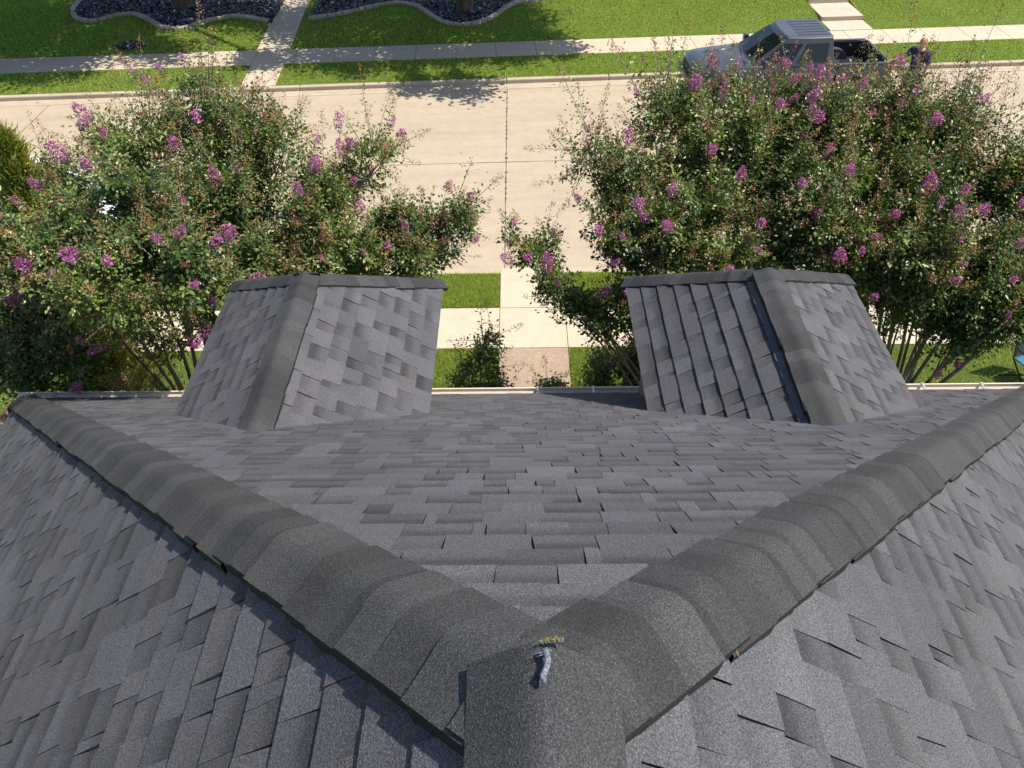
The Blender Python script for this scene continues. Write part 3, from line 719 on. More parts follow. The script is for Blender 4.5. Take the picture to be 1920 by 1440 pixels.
    for i, (e, td, spire, _) in enumerate(ends):
        if i in fl: continue
        pr = .95 if spire else (.5 if e[2] > 4.1 else .14)
        if r.random() > pr: continue
        m = r.integers(30, 64); ln = r.uniform(.12, .26); t = r.random(m)
        rr = .065*(1-.6*t)*np.sqrt(r.random(m)); a = r.uniform(0, 6.28, m)
        u = unit(np.cross(td, np.array([.3, .8, .1]))); v = np.cross(td, u)
        q = e+td*(t*ln-.05)[:, None]+(u*np.cos(a)[:, None]+v*np.sin(a)[:, None])*rr[:, None]; SP.append(q)
        cc = 1.35*np.array([(.17, .10, .05), (.20, .14, .065), (.14, .125, .045), (.22, .09, .055)])[r.integers(0, 4)]
        SC.append(np.repeat(cc[None], m, 0)*r.lognormal(0, .3, (m, 1)))
        tb.tube([e, e+td*ln*.9], [.0022, .001], 3, False)
    B = base
    V, Fc = leaf_mesh(np.concatenate(LP)-B, np.concatenate(LD), np.concatenate(LN), np.concatenate(LL), np.concatenate(LW))
    mesh_np('crown', V, Fc, M['leaf'], root, tint=np.repeat(np.concatenate(LC), 4, 0))
    if SP:
        Q = np.concatenate(SP)-B; n = len(Q); dd = unit(r.normal(0, 1, (n, 3))); V, Fc = leaf_mesh(Q, dd, unit(r.normal(0, 1, (n, 3))+UP), r.uniform(.012, .022, n), r.uniform(.010, .016, n), .25)
        tag(mesh_np('seed_heads', V, Fc, M['seed'], root, tint=np.repeat(np.concatenate(SC), 4, 0)), kind='stuff')
    tb.v = [(x-B[0], y-B[1], z-B[2]) for x, y, z in tb.v]; tb.build('trunk', M['bark'], root, smooth=True)
    for i in fl:
        e, td, spire, _ = ends[i]; me = PAN[int(r.integers(0, len(PAN)))]
        o = bpy.data.objects.new('flower_cluster', me); COL.objects.link(o); o.parent = root
        d = Vector(unit(td+UP*.5+r.normal(0, .15, 3))); o.location = Vector(e-B)-d*.08
        o.rotation_euler = (d.to_track_quat('Z', 'Y') @ Matrix.Rotation(r.uniform(0, 6.28), 3, 'Z').to_quaternion()).to_euler(); s = r.uniform(.5, 1.15)*flower_scale; o.scale = (s, s, s*r.uniform(.9, 1.2))
    return root, len(np.concatenate(LP))
MYR = 'crape myrtles along the front of the house'
def near(x, y, z, r, k=.85): return (x*k, y*k, 8.98+(z-8.98)*k, r*k)
LEFT = [(-6.95,10.40,3.15,.62), (-5.45,10.50,3.81,.75), (-4.51,10.80,3.98,.75), (-3.72,10.60,3.80,.68), (-2.62,10.10,3.30,.48), (-2.07,10.20,3.75,.40), (-4.22,9.80,3.32,1.00), (-3.16,9.60,3.08,.90), near(-5.39,9.30,3.21,1.00), near(-6.45,9.00,3.07,.90), (-1.58,9.30,3.16,.62), (-.97,9.20,3.26,.38), (-2.17,9.00,2.93,.65), (-6.60,8.20,2.58,.70), near(-5.49,8.20,2.83,.65), near(-4.72,8.80,2.92,.70), (-3.62,8.80,2.80,.72), (-6.64,7.50,2.24,.45), (-5.95,7.60,2.36,.45), (-1.25,8.80,3.09,.40), (-7.59,9.50,3.38,1.00), (-7.60,8.50,2.64,.90)]
LEFT += [(-4.55,8.60,2.35,.33), (-5.0,8.2,2.33,.33)]
SPL = [(-4.16,10.60,5.27,4), (-5.18,10.50,4.71,4), (-3.59,10.70,4.61,4), (-3.01,10.60,4.41,2), (-1.71,10.20,4.49,4), (-2.05,10.20,4.42,4), (-.58,9.30,4.30,1), (-.29,9.30,3.95,2), (-6.88,10.40,4.20,3), (-1.4,10.1,4.2,2), (-4.3,10.5,4.8,3), (-.75,9.2,3.7,3)]
print(myrtle((-4.6, 7.7), 'broad purple flowering crape myrtle left of the front walk, behind the left dormer', LEFT, SPL, 95, 1, group=MYR, pull=.80, axis=(-3.8, 7.5, 1), flower_scale=.66)[1])
R1 = [(1.03,10.00,3.78,.30), (1.59,10.00,3.56,.58), (2.13,10.60,4.10,.58), (2.75,10.40,3.82,.82), (1.35,9.30,3.12,.52), (2.41,9.60,3.18,.85), (3.36,9.80,3.56,.85), (3.41,10.50,3.98,.66), (3.90,9.20,3.15,.75), (3.01,9.00,2.94,.65), (1.89,9.00,3.05,.50), (.25,9.40,2.71,.30), (.55,9.00,2.39,.33), (.90,8.80,2.05,.33), (1.31,9.00,2.04,.36), (1.61,8.80,1.90,.35), (-.12,9.5,2.95,.14)]
SPR1 = [(2.00,10.60,5.40,2), (1.48,10.40,5.13,2), (.82,10.20,4.75,3), (.60,10.00,4.18,4), (2.84,10.60,4.75,2), (-.22,9.60,3.15,2), (2.27,10.60,5.2,2), (.65,9.9,3.6,3), (1.2,10.2,4.6,3)]
R2 = [(4.23,10.40,3.98,.75), (5.10,10.40,3.85,.75), (5.90,10.40,3.75,.75), (4.86,9.60,3.32,.85), (5.76,9.50,3.20,.85), (6.72,10.00,3.40,.70), (5.31,8.90,2.90,.62), (6.11,8.80,2.75,.72), (7.00,9.30,2.87,.75), (6.84,8.50,2.50,.62), (6.63,8.20,2.25,.40), (7.64,9.50,3.17,.85), (7.69,8.80,2.30,.80), (4.45,9.0,2.75,.45)]
R1 += [(3.35,10.60,4.20,.38), (3.95,10.50,4.12,.40), (4.35,10.5,4.1,.36)]
R2 += [(5.35,10.40,4.12,.42), (4.80,10.50,4.12,.42), (6.12,10.30,4.0,.40), (5.43,8.80,2.47,.33), (5.86,8.60,2.28,.46), (4.96,9.00,2.35,.40), (5.25,8.7,2.2,.34), (6.3,8.4,2.08,.38)]
SPR1 += [(3.46,10.6,4.75,1), (2.59,10.6,4.85,1), (1.85,10.4,5.05,2), (2.94,10.5,4.8,1)]
SPR2 = [(5.25,10.50,4.8,3), (5.58,10.50,4.9,3), (4.80,10.50,4.8,1), (6.02,10.40,4.9,3), (5.11,10.50,5.45,2), (6.12,10.40,5.55,2), (6.70,10.40,4.77,4), (6.83,10.00,4.28,4), (4.31,10.60,4.85,3), (6.3,10.3,4.7,4), (6.5,10.2,4.5,4), (5.5,10.5,4.6,3), (7.0,10.3,4.5,4)]
print(myrtle((2.4, 7.6), 'purple flowering crape myrtle right of the front walk with a low bough reaching over it', R1, SPR1, 85, 2, group=MYR, pull=.80, spire_pen=.95, axis=(2.2, 7.7, 1), flower_scale=.66)[1])
print(myrtle((5.15, 7.6), 'purple flowering crape myrtle at the right edge, behind the right dormer', R2, SPR2, 80, 3, group=MYR, pull=.80, spire_pen=.95, axis=(4.7, 7.6, 1), flower_scale=.66)[1])
# young shrubs below the gutter
SHR = 'young shrubs beside the front walk'
print(myrtle((-.62, 8.0), 'slender young shrub left of the front walk against the pale sidewalk', [(-.55, 7.95, 1.85, .22), (-.50, 8.0, 2.2, .20), (-.72, 7.9, 1.5, .24), (-.36, 7.85, 1.55, .22), (-.62, 7.8, 1.15, .28)], [(-.52, 8.2, 2.72, 2), (-.85, 8.1, 2.15, 2), (-.20, 8.1, 1.95, 2), (-.05, 8.3, 2.2, 1)], 0, 4, dens=700, group=SHR, cat='shrub', name='young_shrub', leafn=34)[1])
print(myrtle((.50, 7.7), 'small leafy shrub sprouting above the gutter on the aggregate walk', [(.42, 7.7, 1.45, .20), (.62, 7.65, 1.35, .18), (.25, 7.65, 1.35, .15)], [(.33, 7.8, 2.0, 2), (.62, 7.8, 1.75, 2)], 0, 5, dens=1300, group=SHR, cat='shrub', name='young_shrub', leafn=32)[1])
print(myrtle((1.35, 8.1), 'dark bushy shrub under the low bough right of the front walk', [(1.25, 8.15, 1.45, .32), (1.65, 8.2, 1.5, .36), (1.05, 7.9, 1.25, .25), (1.5, 7.7, 1.1, .36), (1.95, 8.0, 1.4, .38)], [(1.2, 8.3, 1.95, 2), (1.6, 8.4, 2.0, 2)], 0, 6, dens=620, group=SHR, cat='shrub', name='young_shrub', leafn=34)[1])
print(myrtle((-6.3, 5.6), 'bright green shrub beside the left corner of the house', [(-6.3, 5.9, 1.9, .5), (-6.5, 5.2, 1.6, .5), (-5.95, 6.3, 1.5, .45), (-6.9, 6.2, 2.1, .6), (-6.9, 5.2, 1.9, .5)], [], 0, 8, dens=420, cat='shrub', name='shrub', leafn=40)[1])

# feathery evergreen at the left edge
def evergreen(base, h, label, seed):
    r = np.random.default_rng(seed); B = np.array([*base, 0.]); root = tag(empty('evergreen_tree', tuple(B)), label, 'tree')
    mb = MB(); mb.tube([(0, 0, -.05), (.03, 0, h*.5), (0, .02, h*.97)], [.09, .05, .01], 7); P, D, C = [], [], []
    n = 620
    for i in range(n):
        t = r.random()**.75; z = .3+t*(h-.35); rad = (.95*(1-t)**.75+.08)*r.uniform(.55, 1.05); a = r.uniform(0, 6.28)
        s = np.array([0, 0, z]); d = unit(np.array([np.cos(a), np.sin(a), r.uniform(.5, 1.3)])); e = s+d*rad
        mb.tube([s, (s+e)/2-np.array([0, 0, .03]), e], [.008, .005, .002], 3, False)
        m = 60; tt = r.uniform(.35, 1.08, m); p = s+d*rad*tt[:, None]+r.normal(0, .035, (m, 3)); P.append(p); D.append(unit(d*1.1+r.normal(0, .45, (m, 3))+UP*.3))
        c = np.array([(.20, .23, .04), (.26, .26, .045), (.14, .19, .04), (.32, .29, .06)])[r.integers(0, 4)]; C.append(np.repeat(c[None], m, 0)*r.lognormal(0, .22, (m, 1)))
    P = np.concatenate(P); D = np.concatenate(D); n = len(P)
    V, Fc = leaf_mesh(P, D, unit(r.normal(0, 1, (n, 3))+UP), r.uniform(.06, .11, n), r.uniform(.008, .016, n), .02)
    mesh_np('crown', V, Fc, M['leaf'], root, tint=np.repeat(np.concatenate(C), 4, 0)); mb.build('trunk', M['bark'], root)
evergreen((-4.95, 6.95), 5.75, 'yellow green feathery evergreen at the left edge beside the crape myrtle', 12)

# live oaks across the street: trunks in view, wide crowns that shade the far lawn
def oak(base, crown, label, seed, nleaf=46000):
    r = np.random.default_rng(seed); B = np.array([*base, 0.]); root = tag(empty('oak_tree', tuple(B)), label, 'tree', 'oaks on the far lawn')
    mb = MB(); mb.tube([(0, 0, -.1), (0, 0, .12), (.03, .02, .7), (.0, .05, 1.6), (.08, .0, 2.6)], [.42, .30, .25, .23, .22], 12); P = []; 
    for (cx, cy, cz, rr) in crown:
        c = np.array([cx, cy, cz])-B; pts = bez(np.array([.05, 0, 2.3]), np.array([c[0]*.4, c[1]*.4, c[2]*.75]), c, 7); mb.tube(pts, list(np.linspace(.15, .04, 7)), 7)
        k = int(nleaf*rr**2/sum(q[3]**2 for q in crown)); ncl = max(6, int(26*rr)); 
        cl = c+unit(r.normal(0, 1, (ncl, 3)))*rr*(r.uniform(.3, 1., (ncl, 1)))*np.array([1, 1, .55])
        for q in cl: mb.tube([pts[-2], (pts[-2]+q)/2+np.array([0, 0, .1]), q], [.035, .02, .008], 4, False)
        P.append(cl[r.integers(0, ncl, k)]+r.normal(0, .27*np.sqrt(rr/1.6), (k, 3)))
    P = np.concatenate(P); n = len(P); D = unit(r.normal(0, 1, (n, 3))); 
    V, Fc = leaf_mesh(P, D, unit(r.normal(0, 1, (n, 3))+UP*.8), r.uniform(.14, .25, n), r.uniform(.08, .14, n), .1)
    c = np.array([(.035, .06, .018), (.05, .08, .02), (.07, .095, .03)])[r.integers(0, 3, n)]*r.lognormal(0, .2, (n, 1))
    mesh_np('crown', V, Fc, M['leaf'], root, tint=np.repeat(c, 4, 0)); mb.build('trunk', M['oakbark'], root, smooth=True)
oak((-1.78, 28.35), [(-1.5, 28.5, 6.5, 2.6), (1.0, 27.8, 5.6, 2.2), (2.6, 26.2, 5.0, 1.8), (-4.2, 27.5, 5.8, 2.4), (-.6, 25.6, 5.2, 2.0), (3.0, 29.0, 6, 2.0), (-3.3, 25.0, 5.0, 1.8), (1.9, 24.4, 4.8, 1.6), (1.0, 22.0, 4.4, .95), (-.5, 22.3, 4.5, .75), (-1.8, 31.2, 6.0, 2.2), (-.2, 23.9, 4.7, 1.3), (3.6, 24.8, 4.8, 1.3), (-2.4, 23.7, 4.6, 1.1)], 'oak trunk in the dark slate bed right of the far walk', 31)
oak((-11.8, 29.1), [(-11.5, 29.0, 6.5, 2.8), (-9.0, 28.2, 6.2, 2.2), (-13.8, 28.0, 5.8, 2.4), (-11.0, 26.0, 5.4, 2.3), (-14.0, 25.4, 5.0, 2.0), (-9.0, 30.8, 6.3, 2.2), (-8.4, 25.2, 5.2, 1.5), (-11.4, 23.8, 4.8, 1.5), (-16.2, 27.2, 5.5, 2.2), (-6.5, 28.6, 6.2, 1.6), (-13.2, 23.2, 4.6, 1.3), (-5.0, 24.2, 4.8, 1.1)], 'oak trunk in the dark slate bed left of the far walk', 32)
oak((-19.2, 28.2), [(-17, 27.5, 6, 2.4), (-15.4, 25.6, 5.2, 2.2), (-18.5, 25, 5, 2.2), (-15.5, 30, 6, 2.4), (-14.4, 23.4, 5, 1.6), (-12.8, 27, 7.4, 2.2), (-16.6, 23.2, 4.8, 1.5)], 'oak beyond the left edge of the far lawn, its crown shading the far sidewalk', 33)
# ------------------------------------------------------------------ VEHICLES
M['truckpaint'] = mat_paint('blue_grey_metallic_paint', (.034, .040, .055), .30, .2)
M['whitepaint'] = mat_paint('white_car_paint', (.62, .64, .66), .3, 0)
M['black'] = plain('black_plastic', (.014, .014, .016), .55, 0, .4, 0, .3)
M['liner'] = plain('black_bed_liner', (.011, .012, .015), .7, 0, .3, 0, .4, 20)
M['tyre'] = plain('tyre_rubber', (.018, .018, .018), .8, 0, .3, 0, .3, 30)
M['chrome'] = plain('bright_metal', (.55, .56, .58), .2, 1.0)
M['rim'] = plain('alloy_rim', (.38, .39, .40), .3, .9)
M['lamp'] = plain('headlight_lens', (.62, .63, .62), .1, 0, .8, .5)
M['taillight'] = plain('red_tail_lens', (.45, .02, .015), .2, 0, .6, .5)
M['carglass'] = glassmat('car_glass', (.008, .014, .016), .03)
M['cabin'] = plain('cabin_fabric', (.10, .10, .09), .9)

def loft(mb, secs, close=True, cap=True):
    """secs: list of equal-length point rings"""
    n = len(secs[0]); V = [p for s in secs for p in s]; Fc = []
    for i in range(len(secs)-1):
        for k in range(n if close else n-1):
            Fc.append((i*n+k, i*n+(k+1) % n, (i+1)*n+(k+1) % n, (i+1)*n+k))
    if cap and close: Fc += [tuple(range(n))[::-1], tuple(range((len(secs)-1)*n, len(secs)*n))]
    mb.add(V, Fc)
def lerp_tab(tab, x):
    for (x0, y0), (x1, y1) in zip(tab, tab[1:]):
        if x <= x1:
            t = (x-x0)/(x1-x0) if x1 > x0 else 0; t = min(1, max(0, t)); return y0+(y1-y0)*t
    return tab[-1][1]
def subdiv(o, lv=1, bevel=.02):
    b = o.modifiers.new('bevel', 'BEVEL'); b.width = bevel; b.segments = 3; b.limit_method = 'ANGLE'; b.angle_limit = math.radians(28)
    o.data.polygons.foreach_set('use_smooth', np.ones(len(o.data.polygons), dtype=bool)); w = o.modifiers.new('wn', 'WEIGHTED_NORMAL'); w.keep_sharp = True
def body_section(x, hw, zb, zt, crown, wheels, wr):
    """closed ring across the car at station x; zb lifted over wheel arches"""
    z0 = zb
    for wx in wheels:
        d = abs(x-wx)
        if d < wr: z0 = max(z0, .36+math.sqrt(wr*wr-d*d))
    z0 = min(z0, zt-.08); H = zt-z0
    half = [(hw*.965, z0), (hw*1.0, z0+H*.25), (hw*1.0, z0+H*.62), (hw*.985, zt-.10 if H > .25 else z0+H*.75), (hw*.93, zt-.02), (hw*.80, zt+crown*.45), (hw*.45, zt+crown*.85), (0, zt+crown)]
    ring = [(x, y, z) for y, z in half]+[(x, -y, z) for y, z in half[::-1][1:]]
    ring += [(x, -hw*.6, z0+.0), (x, hw*.6, z0+.0)]
    return ring
def wheel(parent, x, y, r, w, side):
    Mx = Matrix.Translation((x, y, r)) @ Matrix.Rotation(math.radians(-90*side), 4, 'X')
    m = MB(); m.lathe([(r*.62, -w/2), (r*.9, -w/2), (r*.985, -w*.38), (r, -w*.2), (r, w*.2), (r*.985, w*.38), (r*.9, w/2), (r*.62, w/2)], Mx, 28); wh = m.build('wheel', M['tyre'], parent, smooth=False)
    m = MB(); m.lathe([(r*.64, w*.1), (r*.64, w*.505), (r*.57, w*.49), (r*.55, w*.25), (r*.12, w*.3), (r*.10, w*.40), (.001, w*.40)], Mx, 24)
    for k in range(6):
        a = k*math.pi/3; m.box(-.035, .035, r*.1, r*.58, w*.26, w*.44, Mx @ Matrix.Rotation(a, 4, 'Z'))
    m.build('rim', M['rim'], wh)
    return wh
def quad_panel(name, pts, mat, parent, inset=0.0, off=.006, bev=True, thick=.004):
    P = [Vector(p) for p in pts]; c = sum(P, Vector())/len(P); n = (P[1]-P[0]).cross(P[-1]-P[0]).normalized()
    Q = [p+(c-p).normalized()*inset+n*off for p in P]
    m = MB(); m.add([tuple(q) for q in Q]+[tuple(q-n*thick) for q in Q], [tuple(range(len(Q)))]+[(i, i+len(Q), (i+1) % len(Q)+len(Q), (i+1) % len(Q)) for i in range(len(Q))])
    return m.build(name, mat, parent)

def pickup(loc, rz):
    t = tag(empty('pickup_truck', loc, rz), 'grey blue crew cab pickup truck parked at the far kerb, its bed empty', 'pickup truck')
    P = M['truckpaint']; wheels = (.93, 4.26); wr = .45
    # front body up to the back of the cab
    prof_z = [(0, .86), (.06, .93), (.25, 1.0), (.7, 1.045), (1.35, 1.10), (1.6, 1.11), (3.74, 1.11)]
    prof_w = [(0, .70), (.05, .80), (.2, .87), (.5, .915), (1.2, .925), (3.74, .925)]
    xs = sorted(set([0, .03, .08, .15, .25, .35, 1.5, 1.75, 2.2, 2.7, 3.2, 3.74]+[round(.93+wr*math.cos(a*math.pi/10), 3) for a in range(11)]+[round(.93-wr-.01, 3), round(.93+wr+.01, 3)]))
    m = MB(); loft(m, [body_section(x, lerp_tab(prof_w, x), .40, lerp_tab(prof_z, x), .05 if x < 1.5 else .0, (.93,), wr) for x in xs])
    b = m.build('body', P, t); subdiv(b, bevel=.012)
    # greenhouse: painted shell with roof
    ring = []; B0 = [(1.38, .80), (3.60, .87)]
    def gh(z, t_):   # plan outline at height fraction t_
        xf = 1.42+(2.30-1.42)*t_; xr = 3.72+(3.58-3.72)*t_; wf = .80+(.66-.80)*t_; wr_ = .875+(.72-.875)*t_; wm = .895+(.735-.895)*t_
        return [(xf, -wf*.7, z), (xf+.06, -wf, z), ((xf+xr)/2, -wm, z), (xr-.05, -wr_, z), (xr, -wr_*.8, z), (xr, wr_*.8, z), (xr-.05, wr_, z), ((xf+xr)/2, wm, z), (xf+.06, wf, z), (xf, wf*.7, z)]
    m = MB(); loft(m, [gh(1.09, 0), gh(1.10, .01), gh(1.66, .93), gh(1.725, .985)], cap=False)
    top = gh(1.735, 1.0); ctr = [(x*.96+2.87*.04, y*.93, 1.755) for x, y, z in top]; 
    V = gh(1.725, .985)+ctr; n = 10; m.add(V, [(i, (i+1) % n, n+(i+1) % n, n+i) for i in range(n)]+[tuple(range(n, 2*n))])
    cab = m.build('cab', P, t); subdiv(cab, bevel=.015)
    m = MB()
    for k in range(6):
        y = -.50+k*.20; m.box(2.66, 3.48, y-.022, y+.022, 1.75, 1.768)
    m.build('roof_rib', P, cab, bevel=.008)
    def gp(t_, fx, side):   # point on side glass
        x0, x1 = 1.42+.88*t_+.06, 3.72-.14*t_-.05; x = x0+(x1-x0)*fx; xm = (1.42+.88*t_+3.72-.14*t_)/2
        wf = .80-.14*t_; wm = .895-.16*t_; wr_ = .875-.155*t_
        w = wf+(wm-wf)*(x-x0)/(xm-x0) if x < xm else wm+(wr_-wm)*(x-xm)/(x1-xm)
        return Vector((x, side*w, 1.10+t_*.635))
    for side in (-1, 1):
        for fa, fb, fa2, fb2 in ((.085, .45, .04, .42), (.52, .90, .49, .92)):
            q = [gp(.10, fa, side), gp(.10, fb, side), gp(.80, fb2, side), gp(.80, fa2, side)]
            if side > 0: q = q[::-1]
            quad_panel('side_window', q, M['carglass'], t, .0, .008)
        for xh in (2.48, 3.52):
            m = MB(); m.box(xh-.09, xh+.09, side*.945-.018, side*.945+.018, .95, .985); m.build('door_handle', P, t, bevel=.008)
        m = MB(); m.box(1.72, 1.86, side*1.03-.09, side*1.03+.09, 1.10, 1.29); m.box(1.80, 1.86, side*.90-.06, side*.90+.06, 1.12, 1.17); m.build('side_mirror', P, t, bevel=.03)
        # door seams
        m = MB()
        for xs_ in (1.50, 2.62, 3.70): m.box(xs_-.006, xs_+.006, side*.9275-.002, side*.9275+.002, .50, 1.07)
        m.box(1.5, 3.7, side*.9275-.002, side*.9275+.002, .50, .508); m.build('door_seam', M['black'], b)
        # arch flares
        for wx, yy in ((.93, .915), (4.26, .925)):
            m = MB(); pts = [(wx+(wr+.03)*math.cos(a), side*(yy+.012), .36+(wr+.03)*math.sin(a)) for a in [math.pi*(k/14) for k in range(15)]]
            m.tube(pts, .034, 8); m.build('wheel_flare', P, t, smooth=True)
        m = MB(); m.box(.02, .16, side*.66-.14, side*.66+.14, .72, .89); m.build('headlight', M['lamp'], t, bevel=.03)
        m = MB(); m.box(5.19, 5.265, side*.84-.075, side*.84+.075, .68, 1.02); m.build('taillight', M['taillight'], t, bevel=.015)
        for wx in wheels: wheel(t, wx, side*.79, .37, .25, side)
    # windscreen and rear window
    def fp(t_, f): xf = 1.42+.88*t_; wf = .80-.14*t_; y = -wf*.93+2*wf*.93*f; return Vector((xf+(.055*max(0, (abs(f-.5)-.36)/.14)), y, 1.10+t_*.635))
    q = [fp(.07, 1), fp(.07, .5), fp(.07, 0), fp(.90, 0), fp(.90, .5), fp(.90, 1)]
    quad_panel('windshield', q, M['carglass'], t, .03, .012)
    rq = [Vector((3.72-.14*a+.0, y*(.66-.16*a), 1.10+.635*a)) for a, y in ((.14, -1), (.14, 1), (.82, 1), (.82, -1))]; quad_panel('rear_window', rq, M['carglass'], t, .0, .008)
    m = MB(); m.box(1.30, 1.40, -.74, .74, 1.115, 1.135); m.tube([(1.36, -.2, 1.145), (1.45, .45, 1.18)], .012, 5); m.tube([(1.36, .35, 1.145), (1.46, .72, 1.18)], .012, 5); m.build('wiper_cowl', M['black'], t)
    # bed: open box
    m = MB(); xs = sorted(set([3.79, 3.85, 4.7, 4.9, 5.1, 5.2]+[round(4.26+wr*math.cos(a*math.pi/10), 3) for a in range(11)]+[round(4.26-wr-.01, 3), round(4.26+wr+.01, 3)]))
    for side in (-1, 1):
        secs = []
        for x in xs:
            z0 = .42; d = abs(x-4.26)
            if d < wr: z0 = max(z0, .36+math.sqrt(wr*wr-d*d))
            o = .925 if x < 5.1 else .91
            secs.append([(x, side*o*.97, z0), (x, side*o, z0+.1), (x, side*o, .98), (x, side*(o-.015), 1.085), (x, side*(o-.10), 1.085), (x, side*(o-.115), 1.05), (x, side*(o-.115), z0)])
        loft(m, secs)
    m.box(3.79, 3.825, -.81, .81, .55, 1.085); bed = m.build('truck_bed', P, t); subdiv(bed, bevel=.012)
    m = MB(); m.box(3.827, 5.16, -.806, .806, .60, .64)
    m.box(3.827, 3.84, -.806, .806, .641, 1.06); m.box(3.84, 5.16, -.808, -.795, .641, 1.06); m.box(3.84, 5.16, .795, .808, .641, 1.06)
    for k in range(9): m.box(3.85, 5.14, -.74+k*.185-.03, -.74+k*.185+.03, .641, .652)
    m.build('bed_liner', M['liner'], bed)
    for side in (-1, 1):
        m = MB(); pts = [(4.26+.40*math.cos(a), .30*math.sin(a)+.64) for a in [math.pi*k/10 for k in range(11)]]; n = len(pts)
        V = [(x, side*.794, z) for x, z in pts]+[(x, side*.60, z) for x, z in pts]; m.add(V, [(i, i+1, n+i+1, n+i) for i in range(n-1)]+[tuple(range(n)), tuple(range(n, 2*n))]); m.build('wheel_well', plain('well_liner', (.05, .052, .055), .55), bed)
        m = MB(); m.box(3.80, 5.17, side*.865-.05, side*.865+.05, 1.087, 1.105); m.build('bed_rail', P, bed, bevel=.01)
    m = MB(); m.box(5.165, 5.235, -.765, .765, .60, 1.09); m.box(5.17, 5.23, -.76, .76, 1.0, 1.10); m.build('tailgate', P, t, bevel=.015)
    m = MB(); m.box(5.24, 5.40, -.88, .88, .46, .62); m.build('bumper', M['chrome'], t, bevel=.03)
    m = MB(); m.box(-.10, .10, -.80, .80, .46, .68); m.build('bumper', P, t, bevel=.05)
    m = MB(); m.box(-.03, .05, -.50, .50, .70, .90); 
    m.build('grille', M['black'], t, bevel=.015)
    m = MB()
    for s in (-1, 1): m.tube([(.45, s*.34, 1.055), (1.35, s*.40, 1.14)], .02, 6)
    m.build('hood_crease', P, b, smooth=True)
    m = MB(); m.box(.2, 5.1, -.6, .6, .28, .42); m.build('chassis', M['black'], t)
    return t
pickup((4.72, 21.35, -.13), math.radians(2.6))

def suv(loc, rz):
    t = tag(empty('parked_car', loc, rz), 'white car parked at the near kerb behind the left crape myrtle', 'car')
    P = M['whitepaint']; wheels = (.95, 3.75); wr = .40
    pz = [(0, .80), (.08, .90), (.4, 1.0), (1.2, 1.10), (1.5, 1.12), (4.3, 1.12), (4.6, 1.05), (4.7, .9)]; pw = [(0, .66), (.06, .78), (.3, .88), (.8, .93), (4.2, .93), (4.6, .86), (4.7, .78)]
    xs = sorted(set([0, .04, .1, .2, .35, 1.5, 2, 2.6, 3.1, 4.3, 4.5, 4.62, 4.7]+[round(w+wr*math.cos(a*math.pi/8), 3) for a in range(9) for w in wheels]))
    m = MB(); loft(m, [body_section(x, lerp_tab(pw, x), .36, lerp_tab(pz, x), .05 if x < 1.4 else 0, wheels, wr) for x in xs]); b = m.build('body', P, t); subdiv(b, bevel=.012)
    def gh(z, a):
        xf = 1.30+.85*a; xr = 4.58-.30*a; w = .86-.19*a
        return [(xf, -w*.65, z), (xf+.08, -w*.96, z), (2.9, -w, z), (xr-.08, -w*.95, z), (xr, -w*.7, z), (xr, w*.7, z), (xr-.08, w*.95, z), (2.9, w, z), (xf+.08, w*.96, z), (xf, w*.65, z)]
    m = MB(); loft(m, [gh(1.10, 0), gh(1.70, .95), gh(1.78, 1.0)], cap=False); top = gh(1.78, 1.0); V = top+[(x*.93+2.9*.07, y*.9, 1.81) for x, y, z in top]
    m.add(V, [(i, (i+1) % 10, 10+(i+1) % 10, 10+i) for i in range(10)]+[tuple(range(10, 20))]); c = m.build('cab', P, t); subdiv(c, bevel=.02)
    def sp(a, x, s): w = .86-.19*a; f = 1-abs(x-2.9)/1.6*.045; return Vector((x, s*w*f, 1.10+.66*a))
    for s in (-1, 1):
        for xa, xb, xa2, xb2 in ((1.62, 2.62, 2.18, 2.60), (2.72, 3.55, 2.70, 3.50), (3.65, 4.36, 3.60, 4.12)):
            q = [sp(.10, xa, s), sp(.10, xb, s), sp(.84, xb2, s), sp(.84, xa2, s)]; q = q[::-1] if s > 0 else q
            quad_panel('side_window', q, M['carglass'], t, 0, .012)
        for wx in wheels: wheel(t, wx, s*.80, .35, .24, s)
        m = MB(); m.box(.03, .22, s*.66-.13, s*.66+.13, .70, .86); m.build('headlight', M['lamp'], t, bevel=.03)
        m = MB(); m.box(4.60, 4.70, s*.74-.08, s*.74+.08, .80, 1.08); m.build('taillight', M['taillight'], t, bevel=.02)
        m = MB(); m.box(1.66, 1.80, s*1.0-.08, s*1.0+.08, 1.12, 1.26); m.box(1.72, 1.80, s*.90-.07, s*.90+.07, 1.13, 1.17); m.build('side_mirror', P, t, bevel=.03)
    f = lambda a, y: Vector((1.30+.85*a+.03*(abs(y) > .6), y*(.86-.19*a), 1.10+.68*a))
    quad_panel('windshield', [f(.06, .78), f(.06, 0), f(.06, -.78), f(.90, -.78), f(.90, 0), f(.90, .78)], M['carglass'], t, .02, .012)
    m = MB(); m.box(-.08, .1, -.78, .78, .40, .62); m.build('bumper', P, t, bevel=.05); m = MB(); m.box(4.62, 4.78, -.80, .80, .40, .66); m.build('bumper', P, t, bevel=.05)
    m = MB(); m.box(-.02, .04, -.5, .5, .66, .84); m.build('grille', M['black'], t, bevel=.01)
    return t
suv((-7.65, 14.05, -.13), math.radians(180))

